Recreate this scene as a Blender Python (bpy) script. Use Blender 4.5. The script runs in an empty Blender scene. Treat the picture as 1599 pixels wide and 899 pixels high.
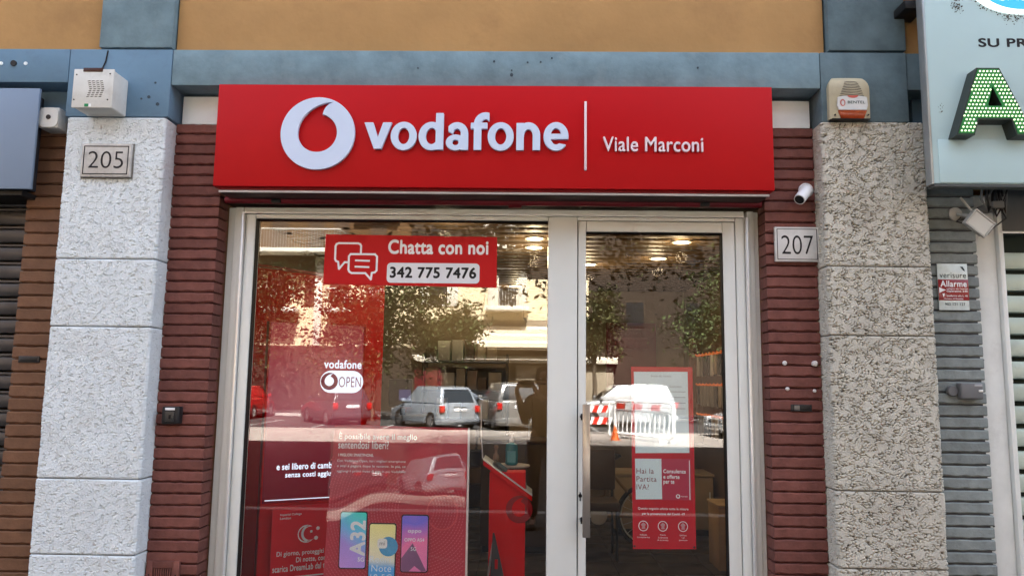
import bpy, bmesh, math, random
import numpy as np
from mathutils import Vector, Matrix

random.seed(7)
rng = np.random.default_rng(11)
sc = bpy.context.scene
COL = sc.collection
PI = math.pi
R = math.radians

# ------------------------------------------------------------------ camera, sky, sun, exposure
cam_d = bpy.data.cameras.new('camera')
cam = bpy.data.objects.new('camera', cam_d)
COL.objects.link(cam)
cam_d.sensor_width = 36.0
cam_d.lens = 36.0 * 1180.0 / 1599.0
cam_d.clip_start = 0.05
cam_d.clip_end = 3000
YAW, PITCH, ROLL = 0.02010744, 0.12416362, 0.01314058
fw = Vector((-math.sin(YAW) * math.cos(PITCH), math.cos(YAW) * math.cos(PITCH), math.sin(PITCH)))
rt = Vector((math.cos(YAW), math.sin(YAW), 0))
up = rt.cross(fw)
rt2 = rt * math.cos(ROLL) + up * math.sin(ROLL)
up2 = up * math.cos(ROLL) - rt * math.sin(ROLL)
m3 = Matrix((rt2, up2, -fw)).transposed()
cam.matrix_world = Matrix.Translation((0, -4, 1.6)) @ m3.to_4x4()
sc.camera = cam

SUN_EL, SUN_AZ = R(53), R(14)        # azimuth measured from +Y towards +X: the sun stands behind the shop's building
world = bpy.data.worlds.new('World')
sc.world = world
world.use_nodes = True
wn = world.node_tree.nodes
sky = wn.new('ShaderNodeTexSky')
sky.sky_type = 'NISHITA'
sky.sun_disc = False
sky.sun_elevation = SUN_EL
sky.sun_rotation = SUN_AZ
sky.dust_density = 5.0
sky.ozone_density = 1.0
hsv = wn.new('ShaderNodeHueSaturation')       # hazy summer air over the city: a paler sky
hsv.inputs['Saturation'].default_value = .58
world.node_tree.links.new(sky.outputs[0], hsv.inputs['Color'])
world.node_tree.links.new(hsv.outputs[0], wn['Background'].inputs[0])
wn['Background'].inputs[1].default_value = 0.075
sun_d = bpy.data.lights.new('sun', 'SUN')
sun_d.energy = 5.0
sun_d.angle = R(0.53)
sun_d.color = (1.0, 0.955, 0.90)
sun = bpy.data.objects.new('sun', sun_d)
COL.objects.link(sun)
sdir = Vector((math.sin(SUN_AZ) * math.cos(SUN_EL), math.cos(SUN_AZ) * math.cos(SUN_EL), math.sin(SUN_EL)))
sun.rotation_euler = sdir.to_track_quat('Z', 'Y').to_euler()
sun.location = (0, 20, 40)
vs = sc.view_settings
vs.view_transform = 'Standard'
vs.look = 'None'
vs.gamma = 1
vs.exposure = 3.70
vs.use_curve_mapping = False
cy = sc.cycles
cy.max_bounces = 10
cy.diffuse_bounces = 4
cy.glossy_bounces = 5
cy.transparent_max_bounces = 16
cy.caustics_reflective = False
cy.caustics_refractive = False
cy.sample_clamp_indirect = 8
cy.use_denoising = True

# ------------------------------------------------------------------ materials
def lin(c):
    return tuple(((v / 255) / 12.92 if v <= 10 else ((v / 255 + .055) / 1.055) ** 2.4) for v in c)

MATS = {}
def M(name, col, rough=.6, metal=0., var=.1, vs_=6., bump=0., bs=80., rnd=0., spec=.22, emit=None, es=0., coat=0.,
      streak=0., dirt=None, dirt_amt=0., dirt_scale=3., rvar=0.):
    """Procedural paint: base colour broken up by noise at world scale, random tone per object, fine bump, worn roughness."""
    if name in MATS:
        return MATS[name]
    m = bpy.data.materials.new(name)
    m.use_nodes = True
    nt = m.node_tree
    N, L = nt.nodes, nt.links
    b = N['Principled BSDF']
    b.inputs['Roughness'].default_value = rough
    b.inputs['Metallic'].default_value = metal
    b.inputs['Specular IOR Level'].default_value = spec
    b.inputs['Coat Weight'].default_value = coat
    b.inputs['Coat Roughness'].default_value = .05
    geo = N.new('ShaderNodeNewGeometry')
    nz = N.new('ShaderNodeTexNoise')
    nz.inputs['Scale'].default_value = vs_
    nz.inputs['Detail'].default_value = 5
    nz.inputs['Roughness'].default_value = .62
    L.new(geo.outputs['Position'], nz.inputs['Vector'])
    mr = N.new('ShaderNodeMapRange')
    mr.inputs['From Min'].default_value = .3
    mr.inputs['From Max'].default_value = .7
    mr.inputs['To Min'].default_value = 1 - var
    mr.inputs['To Max'].default_value = 1 + var
    L.new(nz.outputs['Fac'], mr.inputs['Value'])
    fac = mr.outputs[0]
    if rnd:
        oi = N.new('ShaderNodeObjectInfo')
        r2 = N.new('ShaderNodeMapRange')
        r2.inputs['To Min'].default_value = 1 - rnd
        r2.inputs['To Max'].default_value = 1 + rnd
        L.new(oi.outputs['Random'], r2.inputs['Value'])
        mu = N.new('ShaderNodeMath'); mu.operation = 'MULTIPLY'
        L.new(fac, mu.inputs[0]); L.new(r2.outputs[0], mu.inputs[1])
        fac = mu.outputs[0]
    vm = N.new('ShaderNodeVectorMath'); vm.operation = 'SCALE'
    vm.inputs[0].default_value = col[:3]
    L.new(fac, vm.inputs['Scale'])
    out = vm.outputs[0]
    if dirt:
        dn = N.new('ShaderNodeTexNoise')
        dn.inputs['Scale'].default_value = dirt_scale
        dn.inputs['Detail'].default_value = 8
        dn.inputs['Roughness'].default_value = .7
        mp = N.new('ShaderNodeMapping')
        mp.inputs['Scale'].default_value = (1, 1, 1 - streak)
        mp.inputs['Location'].default_value = (3.1, 7.7, 1.3)
        L.new(geo.outputs['Position'], mp.inputs['Vector'])
        L.new(mp.outputs[0], dn.inputs['Vector'])
        dr = N.new('ShaderNodeMapRange')
        dr.inputs['From Min'].default_value = .52
        dr.inputs['From Max'].default_value = .72
        dr.inputs['To Max'].default_value = dirt_amt
        L.new(dn.outputs['Fac'], dr.inputs['Value'])
        mx = N.new('ShaderNodeMix'); mx.data_type = 'RGBA'
        L.new(dr.outputs[0], mx.inputs['Factor'])
        L.new(out, mx.inputs['A'])
        mx.inputs['B'].default_value = (*dirt[:3], 1)
        out = mx.outputs['Result']
    L.new(out, b.inputs['Base Color'])
    if rvar:
        rr = N.new('ShaderNodeMapRange')
        rr.inputs['From Min'].default_value = .3
        rr.inputs['From Max'].default_value = .7
        rr.inputs['To Min'].default_value = max(0, rough - rvar)
        rr.inputs['To Max'].default_value = min(1, rough + rvar)
        L.new(nz.outputs['Fac'], rr.inputs['Value'])
        L.new(rr.outputs[0], b.inputs['Roughness'])
    if bump:
        bn = N.new('ShaderNodeTexNoise')
        bn.inputs['Scale'].default_value = bs
        bn.inputs['Detail'].default_value = 4
        L.new(geo.outputs['Position'], bn.inputs['Vector'])
        bp = N.new('ShaderNodeBump')
        bp.inputs['Strength'].default_value = bump
        bp.inputs['Distance'].default_value = .004
        L.new(bn.outputs['Fac'], bp.inputs['Height'])
        L.new(bp.outputs[0], b.inputs['Normal'])
    if emit:
        b.inputs['Emission Color'].default_value = (*emit[:3], 1)
        b.inputs['Emission Strength'].default_value = es
    MATS[name] = m
    return m

def glass_mat(name, ior=1.5, tint=(.93, .95, .94), wave=0., wscale=6.):
    if name in MATS:
        return MATS[name]
    m = bpy.data.materials.new(name)
    m.use_nodes = True
    nt = m.node_tree
    N, L = nt.nodes, nt.links
    N.remove(N['Principled BSDF'])
    tr = N.new('ShaderNodeBsdfTransparent'); tr.inputs[0].default_value = (*tint, 1)
    gl = N.new('ShaderNodeBsdfGlossy'); gl.inputs['Roughness'].default_value = 0.0
    gl.inputs[0].default_value = (1, 1, 1, 1)
    # Schlick reflectance from |cos|, the same on both faces of the pane
    f0 = ((ior - 1) / (ior + 1)) ** 2
    g0 = N.new('ShaderNodeNewGeometry')
    dt = N.new('ShaderNodeVectorMath'); dt.operation = 'DOT_PRODUCT'
    L.new(g0.outputs['Normal'], dt.inputs[0]); L.new(g0.outputs['Incoming'], dt.inputs[1])
    def mth(op, a, b=None):
        k = N.new('ShaderNodeMath'); k.operation = op
        for i, v in enumerate((a, b)):
            if v is None: continue
            if isinstance(v, (int, float)): k.inputs[i].default_value = v
            else: L.new(v, k.inputs[i])
        return k.outputs[0]
    c5 = mth('POWER', mth('SUBTRACT', 1.0, mth('ABSOLUTE', dt.outputs['Value'])), 5.0)
    fr = mth('ADD', mth('MULTIPLY', c5, 1 - f0), f0)
    mx = N.new('ShaderNodeMixShader')
    L.new(fr, mx.inputs[0]); L.new(tr.outputs[0], mx.inputs[1]); L.new(gl.outputs[0], mx.inputs[2])
    if wave:
        geo = N.new('ShaderNodeNewGeometry')
        nz = N.new('ShaderNodeTexNoise'); nz.inputs['Scale'].default_value = wscale; nz.inputs['Detail'].default_value = 0
        L.new(geo.outputs['Position'], nz.inputs['Vector'])
        bp = N.new('ShaderNodeBump'); bp.inputs['Strength'].default_value = 1; bp.inputs['Distance'].default_value = wave
        L.new(nz.outputs['Fac'], bp.inputs['Height'])
        L.new(bp.outputs[0], gl.inputs['Normal'])
    L.new(mx.outputs[0], N['Material Output'].inputs[0])
    MATS[name] = m
    return m

def ramp_mat(name, stops, direction=(0, 0, 1), lo=0., hi=1., rough=.4, emit=0., noise=0., nscale=8.):
    """Flat print or screen picture: a colour ramp along a direction of the object's own coordinates."""
    m = bpy.data.materials.new(name)
    m.use_nodes = True
    N, L = m.node_tree.nodes, m.node_tree.links
    b = N['Principled BSDF']; b.inputs['Roughness'].default_value = rough
    tc = N.new('ShaderNodeTexCoord')
    dt = N.new('ShaderNodeVectorMath'); dt.operation = 'DOT_PRODUCT'; dt.inputs[1].default_value = direction
    L.new(tc.outputs['Object'], dt.inputs[0])
    v = dt.outputs['Value']
    if noise:
        nz = N.new('ShaderNodeTexNoise'); nz.inputs['Scale'].default_value = nscale; nz.inputs['Detail'].default_value = 1
        L.new(tc.outputs['Object'], nz.inputs['Vector'])
        ml = N.new('ShaderNodeMath'); ml.operation = 'MULTIPLY_ADD'; ml.inputs[1].default_value = noise
        L.new(nz.outputs['Fac'], ml.inputs[0]); L.new(v, ml.inputs[2]); v = ml.outputs[0]
    mr = N.new('ShaderNodeMapRange'); mr.inputs['From Min'].default_value = lo; mr.inputs['From Max'].default_value = hi
    L.new(v, mr.inputs['Value'])
    cr = N.new('ShaderNodeValToRGB')
    e = cr.color_ramp.elements
    e[0].position, e[0].color = stops[0][0], (*lin(stops[0][1]), 1)
    e[1].position, e[1].color = stops[-1][0], (*lin(stops[-1][1]), 1)
    for p, c in stops[1:-1]:
        k = e.new(p); k.color = (*lin(c), 1)
    L.new(mr.outputs[0], cr.inputs[0])
    L.new(cr.outputs[0], b.inputs['Base Color'])
    if emit:
        L.new(cr.outputs[0], b.inputs['Emission Color']); b.inputs['Emission Strength'].default_value = emit
    return m

# ------------------------------------------------------------------ object helpers
WL = {}
def thing(name, label, cat, loc=(0, 0, 0), group=None, kind=None):
    o = bpy.data.objects.new(name, None)
    o.empty_display_size = .1
    COL.objects.link(o)
    o.location = loc
    WL[o.name] = Vector(loc)
    tag(o, label, cat, group, kind)
    return o

def tag(o, label=None, cat=None, group=None, kind=None):
    if label: o['label'] = label
    if cat: o['category'] = cat
    if group: o['group'] = group
    if kind: o['kind'] = kind
    return o

class MB:
    def __init__(s):
        s.v, s.f = [], []
    def add(s, vs, fs):
        k = len(s.v)
        s.v += [tuple(p) for p in vs]
        s.f += [tuple(i + k for i in q) for q in fs]
        return s
    def box(s, x0, x1, y0, y1, z0, z1):
        return s.add([(x0, y0, z0), (x1, y0, z0), (x1, y1, z0), (x0, y1, z0), (x0, y0, z1), (x1, y0, z1), (x1, y1, z1), (x0, y1, z1)],
                     [(0, 3, 2, 1), (4, 5, 6, 7), (0, 1, 5, 4), (1, 2, 6, 5), (2, 3, 7, 6), (3, 0, 4, 7)])
    def hexa(s, p):      # 8 corners in box order
        return s.add(p, [(0, 3, 2, 1), (4, 5, 6, 7), (0, 1, 5, 4), (1, 2, 6, 5), (2, 3, 7, 6), (3, 0, 4, 7)])
    def lathe(s, prof, org, axis=(0, 0, 1), n=20, cap=True):
        a = Vector(axis).normalized(); u = a.orthogonal().normalized(); w = a.cross(u); o = Vector(org)
        vs, fs = [], []
        for r, t in prof:
            for i in range(n):
                q = 2 * PI * i / n
                vs.append(o + a * t + (u * math.cos(q) + w * math.sin(q)) * r)
        for k in range(len(prof) - 1):
            for i in range(n):
                j = (i + 1) % n
                fs.append((k * n + i, k * n + j, k * n + n + j, k * n + n + i))
        if cap:
            fs.append(tuple(range(n - 1, -1, -1)))
            k = (len(prof) - 1) * n
            fs.append(tuple(range(k, k + n)))
        return s.add(vs, fs)
    def cyl(s, p0, p1, r0, r1=None, n=16):
        p0, p1 = Vector(p0), Vector(p1)
        return s.lathe([(r0, 0), (r0 if r1 is None else r1, (p1 - p0).length)], p0, p1 - p0, n)
    def tube(s, pts, r, n=8, closed=False):
        pts = [Vector(p) for p in pts]
        m = len(pts)
        rs = r if isinstance(r, (list, tuple)) else [r] * m
        vs, fs = [], []
        prev = None
        for i, p in enumerate(pts):
            if closed: d = pts[(i + 1) % m] - pts[i - 1]
            else: d = pts[min(i + 1, m - 1)] - pts[max(i - 1, 0)]
            d.normalize()
            u = d.orthogonal() if prev is None else prev - d * prev.dot(d)
            u.normalize(); prev = u; w = d.cross(u)
            for k in range(n):
                q = 2 * PI * k / n
                vs.append(p + (u * math.cos(q) + w * math.sin(q)) * rs[i])
        for i in range(m if closed else m - 1):
            j = (i + 1) % m
            for k in range(n):
                l = (k + 1) % n
                fs.append((i * n + k, i * n + l, j * n + l, j * n + k))
        if not closed:
            fs.append(tuple(range(n - 1, -1, -1)))
            fs.append(tuple(range((m - 1) * n, m * n)))
        return s.add(vs, fs)
    def prism(s, pts, d0, d1, f):
        """polygon pts (a,b) swept from d0 to d1; f(a,b,d) gives the point"""
        n = len(pts)
        vs = [f(a, b, d0) for a, b in pts] + [f(a, b, d1) for a, b in pts]
        fs = [tuple(range(n - 1, -1, -1)), tuple(range(n, 2 * n))] + [(i, (i + 1) % n, n + (i + 1) % n, n + i) for i in range(n)]
        return s.add(vs, fs)
    def build(s, name, mat, parent=None, bevel=0., seg=2, smooth=False, org=None, kind=None, angle=35):
        off = WL[parent.name] if parent is not None else Vector(org if org is not None else (0, 0, 0))
        me = bpy.data.meshes.new(name)
        me.from_pydata([(p[0] - off.x, p[1] - off.y, p[2] - off.z) for p in s.v], [], s.f)
        bm = bmesh.new(); bm.from_mesh(me)
        bmesh.ops.recalc_face_normals(bm, faces=bm.faces)
        if bevel:
            ed = [e for e in bm.edges if len(e.link_faces) == 2 and e.calc_face_angle(0) > .5]
            bmesh.ops.bevel(bm, geom=ed, offset=bevel, segments=seg, affect='EDGES', profile=.5, clamp_overlap=True)
        bm.to_mesh(me); bm.free()
        for mm in (mat if isinstance(mat, (list, tuple)) else [mat]):
            me.materials.append(mm)
        if smooth or bevel:
            me.polygons.foreach_set('use_smooth', [True] * len(me.polygons))
            me.set_sharp_from_angle(angle=R(angle))
        o = bpy.data.objects.new(name, me)
        COL.objects.link(o)
        if parent is not None:
            o.parent = parent
            WL[o.name] = off
        else:
            o.location = off
            WL[o.name] = off
        if kind: o['kind'] = kind
        return o

def copy_tree(o, parent=None):
    c = o.copy(); COL.objects.link(c)
    if parent is not None: c.parent = parent
    for ch in list(o.children): copy_tree(ch, c)
    return c

def instance(src, name, parent, loc, label=None):
    c = src.copy(); c.name = name; COL.objects.link(c); c.parent = parent
    c.location = Vector(loc)
    return c

def BX(name, x0, x1, y0, y1, z0, z1, mat, parent=None, bevel=.003, **k):
    return MB().box(x0, x1, y0, y1, z0, z1).build(name, mat, parent, bevel=bevel, **k)

# ------------------------------------------------------------------ outlines, lettering
def dp(pts, eps):
    if len(pts) < 3: return pts
    a, b = np.array(pts[0]), np.array(pts[-1])
    P = np.array(pts); d = b - a; l = np.hypot(*d)
    if l < 1e-9: dist = np.hypot(*(P - a).T)
    else: dist = abs(d[0] * (P[:, 1] - a[1]) - d[1] * (P[:, 0] - a[0])) / l
    i = int(dist.argmax())
    if dist[i] <= eps: return [pts[0], pts[-1]]
    return dp(pts[:i + 1], eps)[:-1] + dp(pts[i:], eps)

def contours(F, x0, y0, h, eps):
    """closed zero contours of field F[y,x] (positive inside)"""
    ny, nx = F.shape
    S = F > 0
    code = S[:-1, :-1] * 1 + S[:-1, 1:] * 2 + S[1:, 1:] * 4 + S[1:, :-1] * 8
    nxt, pos = {}, {}
    def pt(e):
        if e not in pos:
            k, y, x = e
            y2, x2 = (y, x + 1) if k == 0 else (y + 1, x)
            a, b = F[y, x], F[y2, x2]; t = a / (a - b)
            pos[e] = (x0 + h * (x + t * (x2 - x)), y0 + h * (y + t * (y2 - y)))
        return e
    tab = {1: [(3, 0)], 2: [(0, 1)], 3: [(3, 1)], 4: [(1, 2)], 5: [(3, 2), (1, 0)], 6: [(0, 2)], 7: [(3, 2)],
           8: [(2, 3)], 9: [(2, 0)], 10: [(0, 3), (2, 1)], 11: [(2, 1)], 12: [(1, 3)], 13: [(1, 0)], 14: [(0, 3)]}
    for y, x in np.argwhere((code > 0) & (code < 15)):
        E = [(0, y, x), (1, y, x + 1), (0, y + 1, x), (1, y, x)]
        for a, b in tab[int(code[y, x])]:
            nxt[pt(E[a])] = pt(E[b])
    out = []
    while nxt:
        s = next(iter(nxt)); loop = []; e = s
        while e in nxt:
            loop.append(pos[e]); e = nxt.pop(e)
        if len(loop) > 5:
            k = len(loop) // 2
            out.append(dp(loop[:k + 1], eps)[:-1] + dp(loop[k:] + [loop[0]], eps)[:-1])
    return [c for c in out if len(c) > 2]

def fill2d(cs, ext=0., bev=0.):
    c = bpy.data.curves.new('outline', 'CURVE')
    c.dimensions = '2D'; c.fill_mode = 'BOTH'; c.extrude = ext; c.bevel_depth = bev; c.bevel_resolution = 1
    for pts in cs:
        sp = c.splines.new('POLY'); sp.points.add(len(pts) - 1)
        for p, q in zip(sp.points, pts): p.co = (q[0], q[1], 0, 1)
        sp.use_cyclic_u = True
    o = bpy.data.objects.new('outline', c)
    me = bpy.data.meshes.new_from_object(o)
    v = [tuple(p.co) for p in me.vertices]; f = [tuple(p.vertices) for p in me.polygons]
    bpy.data.objects.remove(o); bpy.data.curves.remove(c); bpy.data.meshes.remove(me)
    return v, f

def font_mesh(body, space=1.):
    c = bpy.data.curves.new('text', 'FONT'); c.body = body; c.resolution_u = 5; c.space_character = space
    o = bpy.data.objects.new('text', c)
    me = bpy.data.meshes.new_from_object(o)
    me.calc_loop_triangles()
    v = np.array([tuple(p.co) for p in me.vertices]); t = [tuple(q.vertices) for q in me.loop_triangles]
    bpy.data.objects.remove(o); bpy.data.curves.remove(c); bpy.data.meshes.remove(me)
    return v[:, :2], t

def bold_outline(body, weight=.03, space=1.05, res=90):
    """contours of the built-in font thickened and rounded by a blur + threshold"""
    v, t = font_mesh(body, space)
    pad = .12
    x0, y0 = v.min(0) - pad; x1, y1 = v.max(0) + pad
    h = 1. / res
    nx, ny = int((x1 - x0) / h) + 2, int((y1 - y0) / h) + 2
    S = np.zeros((ny, nx))
    for a, b, c in t:
        P = (v[[a, b, c]] - (x0, y0)) / h
        i0, j0 = np.floor(P.min(0)).astype(int); i1, j1 = np.ceil(P.max(0)).astype(int) + 1
        X, Y = np.meshgrid(np.arange(i0, i1 + 1), np.arange(j0, j1 + 1))
        def e(p, q): return (q[0] - p[0]) * (Y - p[1]) - (q[1] - p[1]) * (X - p[0])
        A, B, C = e(P[0], P[1]), e(P[1], P[2]), e(P[2], P[0])
        ins = ((A >= -1e-9) & (B >= -1e-9) & (C >= -1e-9)) | ((A <= 1e-9) & (B <= 1e-9) & (C <= 1e-9))
        S[j0:j1 + 1, i0:i1 + 1][ins[:ny - j0, :nx - i0]] = 1
    thin = weight < 0
    if thin: S = 1 - S
    r = abs(weight) * res
    k = int(r + 2)
    yy, xx = np.mgrid[-k:k + 1, -k:k + 1]
    K = np.clip(r + .5 - np.hypot(xx, yy), 0, 1)
    D = np.zeros_like(S)
    for (j, i), w in np.ndenumerate(K):
        if w > 0: D = np.maximum(D, w * np.roll(np.roll(S, j - k, 0), i - k, 1))
    if thin: D = 1 - D
    for _ in range(2):
        D = (D + np.roll(D, 1, 0) + np.roll(D, -1, 0)) / 3
        D = (D + np.roll(D, 1, 1) + np.roll(D, -1, 1)) / 3
    return contours(D - .5, x0, y0, h, .003)

class Plane:
    """maps text/outline (x,y) metres on a face whose outward normal is given by the face's right vector"""
    def __init__(s, o, right=(1, 0, 0), upv=(0, 0, 1)):
        s.o, s.r, s.u = Vector(o), Vector(right).normalized(), Vector(upv).normalized()
        s.n = s.r.cross(s.u)          # towards the viewer for right=+X, up=+Z -> -Y
    def __call__(s, x, y, d=0.):
        return s.o + s.r * x + s.u * y + s.n * d

FACE = Plane((0, 0, 0))
def bbox2(v):
    a = np.array([(p[0], p[1]) for p in v])
    return a.min(0), a.max(0)

def put(mb, v, f, pl, x0=None, x1=None, z0=None, z1=None, cx=None, d=0., depth=.0006):
    """fit 2-D filled faces into a rectangle on plane pl, lifted d, as a thin solid"""
    lo, hi = bbox2(v)
    if z1 is not None: sy = (z1 - z0) / (hi[1] - lo[1])
    else: sy = (x1 - x0) / (hi[0] - lo[0])
    if x1 is not None and x0 is not None: sx = (x1 - x0) / (hi[0] - lo[0])
    else: sx = sy
    if x0 is None: x0 = (cx - (hi[0] - lo[0]) * sx / 2) if cx is not None else x1 - (hi[0] - lo[0]) * sx
    mb.add([pl(x0 + (p[0] - lo[0]) * sx, z0 + (p[1] - lo[1]) * sy, d + (p[2] if len(p) > 2 else 0)) for p in v], f)
    return mb

def lettering(body, parent, mat, pl, z0, z1, x0=None, x1=None, cx=None, d=.001, weight=0., name='lettering', space=1.05, res=70):
    """one printed line; z0..z1 is the ink height of the line"""
    mb = MB()
    if weight:
        v, f = fill2d(bold_outline(body, weight, space, res))
    else:
        v, f = font_mesh(body, space); v = [(p[0], p[1], 0) for p in v]
    put(mb, v, f, pl, x0, x1, z0, z1, cx, d)
    return mb.build(name, mat, parent, kind='stuff')

def rounded(x0, x1, y0, y1, r, n=5):
    out = []
    for cx, cy, a in ((x1 - r, y1 - r, 0), (x0 + r, y1 - r, 90), (x0 + r, y0 + r, 180), (x1 - r, y0 + r, 270)):
        for i in range(n + 1):
            q = R(a + 90 * i / n); out.append((cx + r * math.cos(q), cy + r * math.sin(q)))
    return out

def ell(cx, cy, rx, ry, n=40):
    return [(cx + rx * math.cos(2 * PI * i / n), cy + ry * math.sin(2 * PI * i / n)) for i in range(n)]

def plate(name, outline, mat, parent, pl, d0, d1, bevel=0., kind=None, holes=()):
    """outline (with holes) on plane pl, from lift d0 to lift d1"""
    v, f = fill2d([outline, *holes], ext=(d1 - d0) / 2 - bevel, bev=bevel)
    mb = MB().add([pl(p[0], p[1], (d0 + d1) / 2 + p[2]) for p in v], f)
    bmt = mb.build(name, mat, parent, kind=kind)
    # weld the walls of the fill
    bm = bmesh.new(); bm.from_mesh(bmt.data); bmesh.ops.remove_doubles(bm, verts=bm.verts, dist=1e-6)
    bmesh.ops.recalc_face_normals(bm, faces=bm.faces); bm.to_mesh(bmt.data); bm.free()
    return bmt

# company mark: disc with a speech-mark shaped hole (unit radius, centre 0,0)
def mark_contours():
    c, k = (435., 452.), 409.
    out = ell(0, 0, 1, 1, 72)
    pts = []
    cx, cy, r = 431., 447., 221.
    a0 = math.atan2(-(248 - cy), 497 - cx)
    a1 = math.atan2(-(425 - cy), 211 - cx)
    n = 44
    a1 -= 2 * PI if a1 > a0 else 0
    for i in range(n + 1):
        a = a0 + (a1 - a0) * i / n
        pts.append((cx + r * math.cos(a), cy - r * math.sin(a)))
    def bez(p0, p1, p2, p3, n):
        return [tuple((1 - t) ** 3 * p0[j] + 3 * t * (1 - t) ** 2 * p1[j] + 3 * t * t * (1 - t) * p2[j] + t ** 3 * p3[j] for j in (0, 1))
                for t in [i / n for i in range(1, n + 1)]]
    last = pts[-1]
    pts += bez(last, (222, 260), (390, 92), (602, 92), 16)
    pts += bez((602, 92), (520, 125), (482, 190), (486, 258), 10)[:-1]
    inner = [((x - c[0]) / k, -(y - c[1]) / k) for x, y in pts]
    return out, inner
MARK_O, MARK_I = mark_contours()
def mark(name, mat, parent, pl, cx, cz, r, d0, d1, bevel=0.):
    return plate(name, [(cx + r * x, cz + r * y) for x, y in MARK_O], mat, parent, pl, d0, d1, bevel,
                 holes=([(cx + r * x, cz + r * y) for x, y in MARK_I],))

# ------------------------------------------------------------------ shared materials
WHITE_INK = M('white_ink', (.84, .85, .87), .45, var=.03)
BLACK_INK = M('black_ink', (.012, .012, .014), .5, var=.03)
BLACK = M('black_plastic', (.012, .012, .013), .4, var=.1)
RED_SIGN = M('red_sign_paint', (.43, .005, .0075), .42, var=.05, vs_=1.2, bump=.02, bs=14, spec=.10)
ALU = M('painted_aluminium', (.70, .73, .70), .34, var=.03, vs_=3, rvar=.05, spec=.5)
ALU_EDGE = M('bright_aluminium_edge', (.72, .73, .72), .28, metal=.35, var=.03)
RUBBER = M('black_rubber', (.012, .012, .012), .7)
OCHRE = M('ochre_plaster', (.44, .268, .115), .85, var=.10, vs_=2.2, bump=.55, bs=24, dirt=(.30, .17, .08), dirt_amt=.45, dirt_scale=2.6)
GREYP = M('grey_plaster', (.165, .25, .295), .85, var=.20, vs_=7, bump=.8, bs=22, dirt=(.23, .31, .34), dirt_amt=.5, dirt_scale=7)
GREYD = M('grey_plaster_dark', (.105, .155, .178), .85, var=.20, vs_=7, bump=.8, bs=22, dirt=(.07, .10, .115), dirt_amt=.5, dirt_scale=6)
BLUEP = M('blue_grey_paint', (.128, .222, .315), .75, var=.07, vs_=3, bump=.35, bs=20, dirt=(.10, .14, .2), dirt_amt=.35, dirt_scale=9)
WHITEP = M('white_wall_paint', (.80, .87, .90), .8, var=.05, bump=.3, bs=50)
BRICK_R = M('dark_red_brick', (.165, .062, .050), .62, var=.22, vs_=14, bump=.7, bs=60, rnd=.16, dirt=(.20, .095, .082), dirt_amt=.45, dirt_scale=13)
BRICK_B = M('brown_brick', (.165, .085, .048), .7, var=.16, vs_=12, bump=.5, bs=70, rnd=.10, dirt=(.12, .055, .03), dirt_amt=.5, dirt_scale=8)
BRICK_G = M('grey_brick', (.215, .245, .24), .75, var=.18, vs_=14, bump=.6, bs=60, rnd=.14, dirt=(.11, .115, .125), dirt_amt=.6, dirt_scale=10)
JOINT_R = M('red_joint', (.05, .016, .014), .9)
JOINT_B = M('brown_joint', (.07, .032, .018), .9)
JOINT_G = M('grey_joint', (.06, .062, .066), .9)
ROUGH_W = M('white_roughcast', (.66, .73, .765), .9, var=.05, vs_=20, bump=.3, bs=160, dirt=(.5, .5, .47), dirt_amt=.35, dirt_scale=5)
ROUGH_G = M('grey_roughcast', (.50, .485, .42), .9, var=.12, vs_=14, bump=.4, bs=160, dirt=(.30, .28, .24), dirt_amt=.45, dirt_scale=4)
MARBLE = M('number_marble', (.50, .49, .46), .5, var=.16, vs_=18, dirt=(.25, .24, .22), dirt_amt=.6, dirt_scale=12)
MARBLE2 = M('clean_marble', (.62, .62, .60), .45, var=.10, vs_=12, dirt=(.35, .35, .34), dirt_amt=.5, dirt_scale=10)
GLASS = glass_mat('pane_glass', 1.64, (.985, .985, .975))

# ------------------------------------------------------------------ THE SETTING: ground sheets
ASPHALT = M('asphalt', (.040, .039, .038), .9, var=.25, vs_=3, bump=.6, bs=60, dirt=(.065, .06, .055), dirt_amt=.5, dirt_scale=.7)
PAVE = M('pavement_asphalt', (.06, .058, .056), .9, var=.2, vs_=4, bump=.5, bs=70)
KERB = M('travertine_kerb', (.36, .35, .33), .85, var=.15)
LINE = M('road_paint', (.30, .30, .29), .7, var=.2)
tag(BX('ground', -900, 900, -900, 900, -.5, -.135, M('earth', (.16, .14, .10), .95, var=.2, vs_=.3), bevel=0), kind='structure')
tag(BX('road', -60, 60, -37.0, -5.5, -.2, -.12, ASPHALT, bevel=0), kind='structure')
tag(BX('pavement', -60, 60, -5.3, .0, -.2, 0, PAVE, bevel=0), kind='structure')
tag(BX('kerb', -60, 60, -5.5, -5.301, -.2, .004, KERB, bevel=.015), kind='structure')
tag(BX('pavement', -60, 60, -43.0, -32.2, -.2, .0, PAVE, bevel=0), kind='structure')
tag(BX('kerb', -60, 60, -32.199, -32.0, -.2, .004, KERB, bevel=.015), kind='structure')
tag(BX('sunlit_strip', -60, 60, -23.2, -17.3, -.2, -.112, M('sunlit_strip_pale', (.30, .27, .24), .9, var=.12, vs_=2, bump=.4, bs=40), bevel=0), kind='structure')  # pale sheet added for the sunlit strip of street, sunlight put into its colour
for i in range(-8, 9):
    o = BX('parking_line', -.06 + i * 2.6, .06 + i * 2.6, -2.4, 2.4, -.1185, -.116, LINE, bevel=0)
    o.location = (0, -26, 0); o.rotation_euler.z = 0
    o['kind'] = 'structure'

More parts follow.
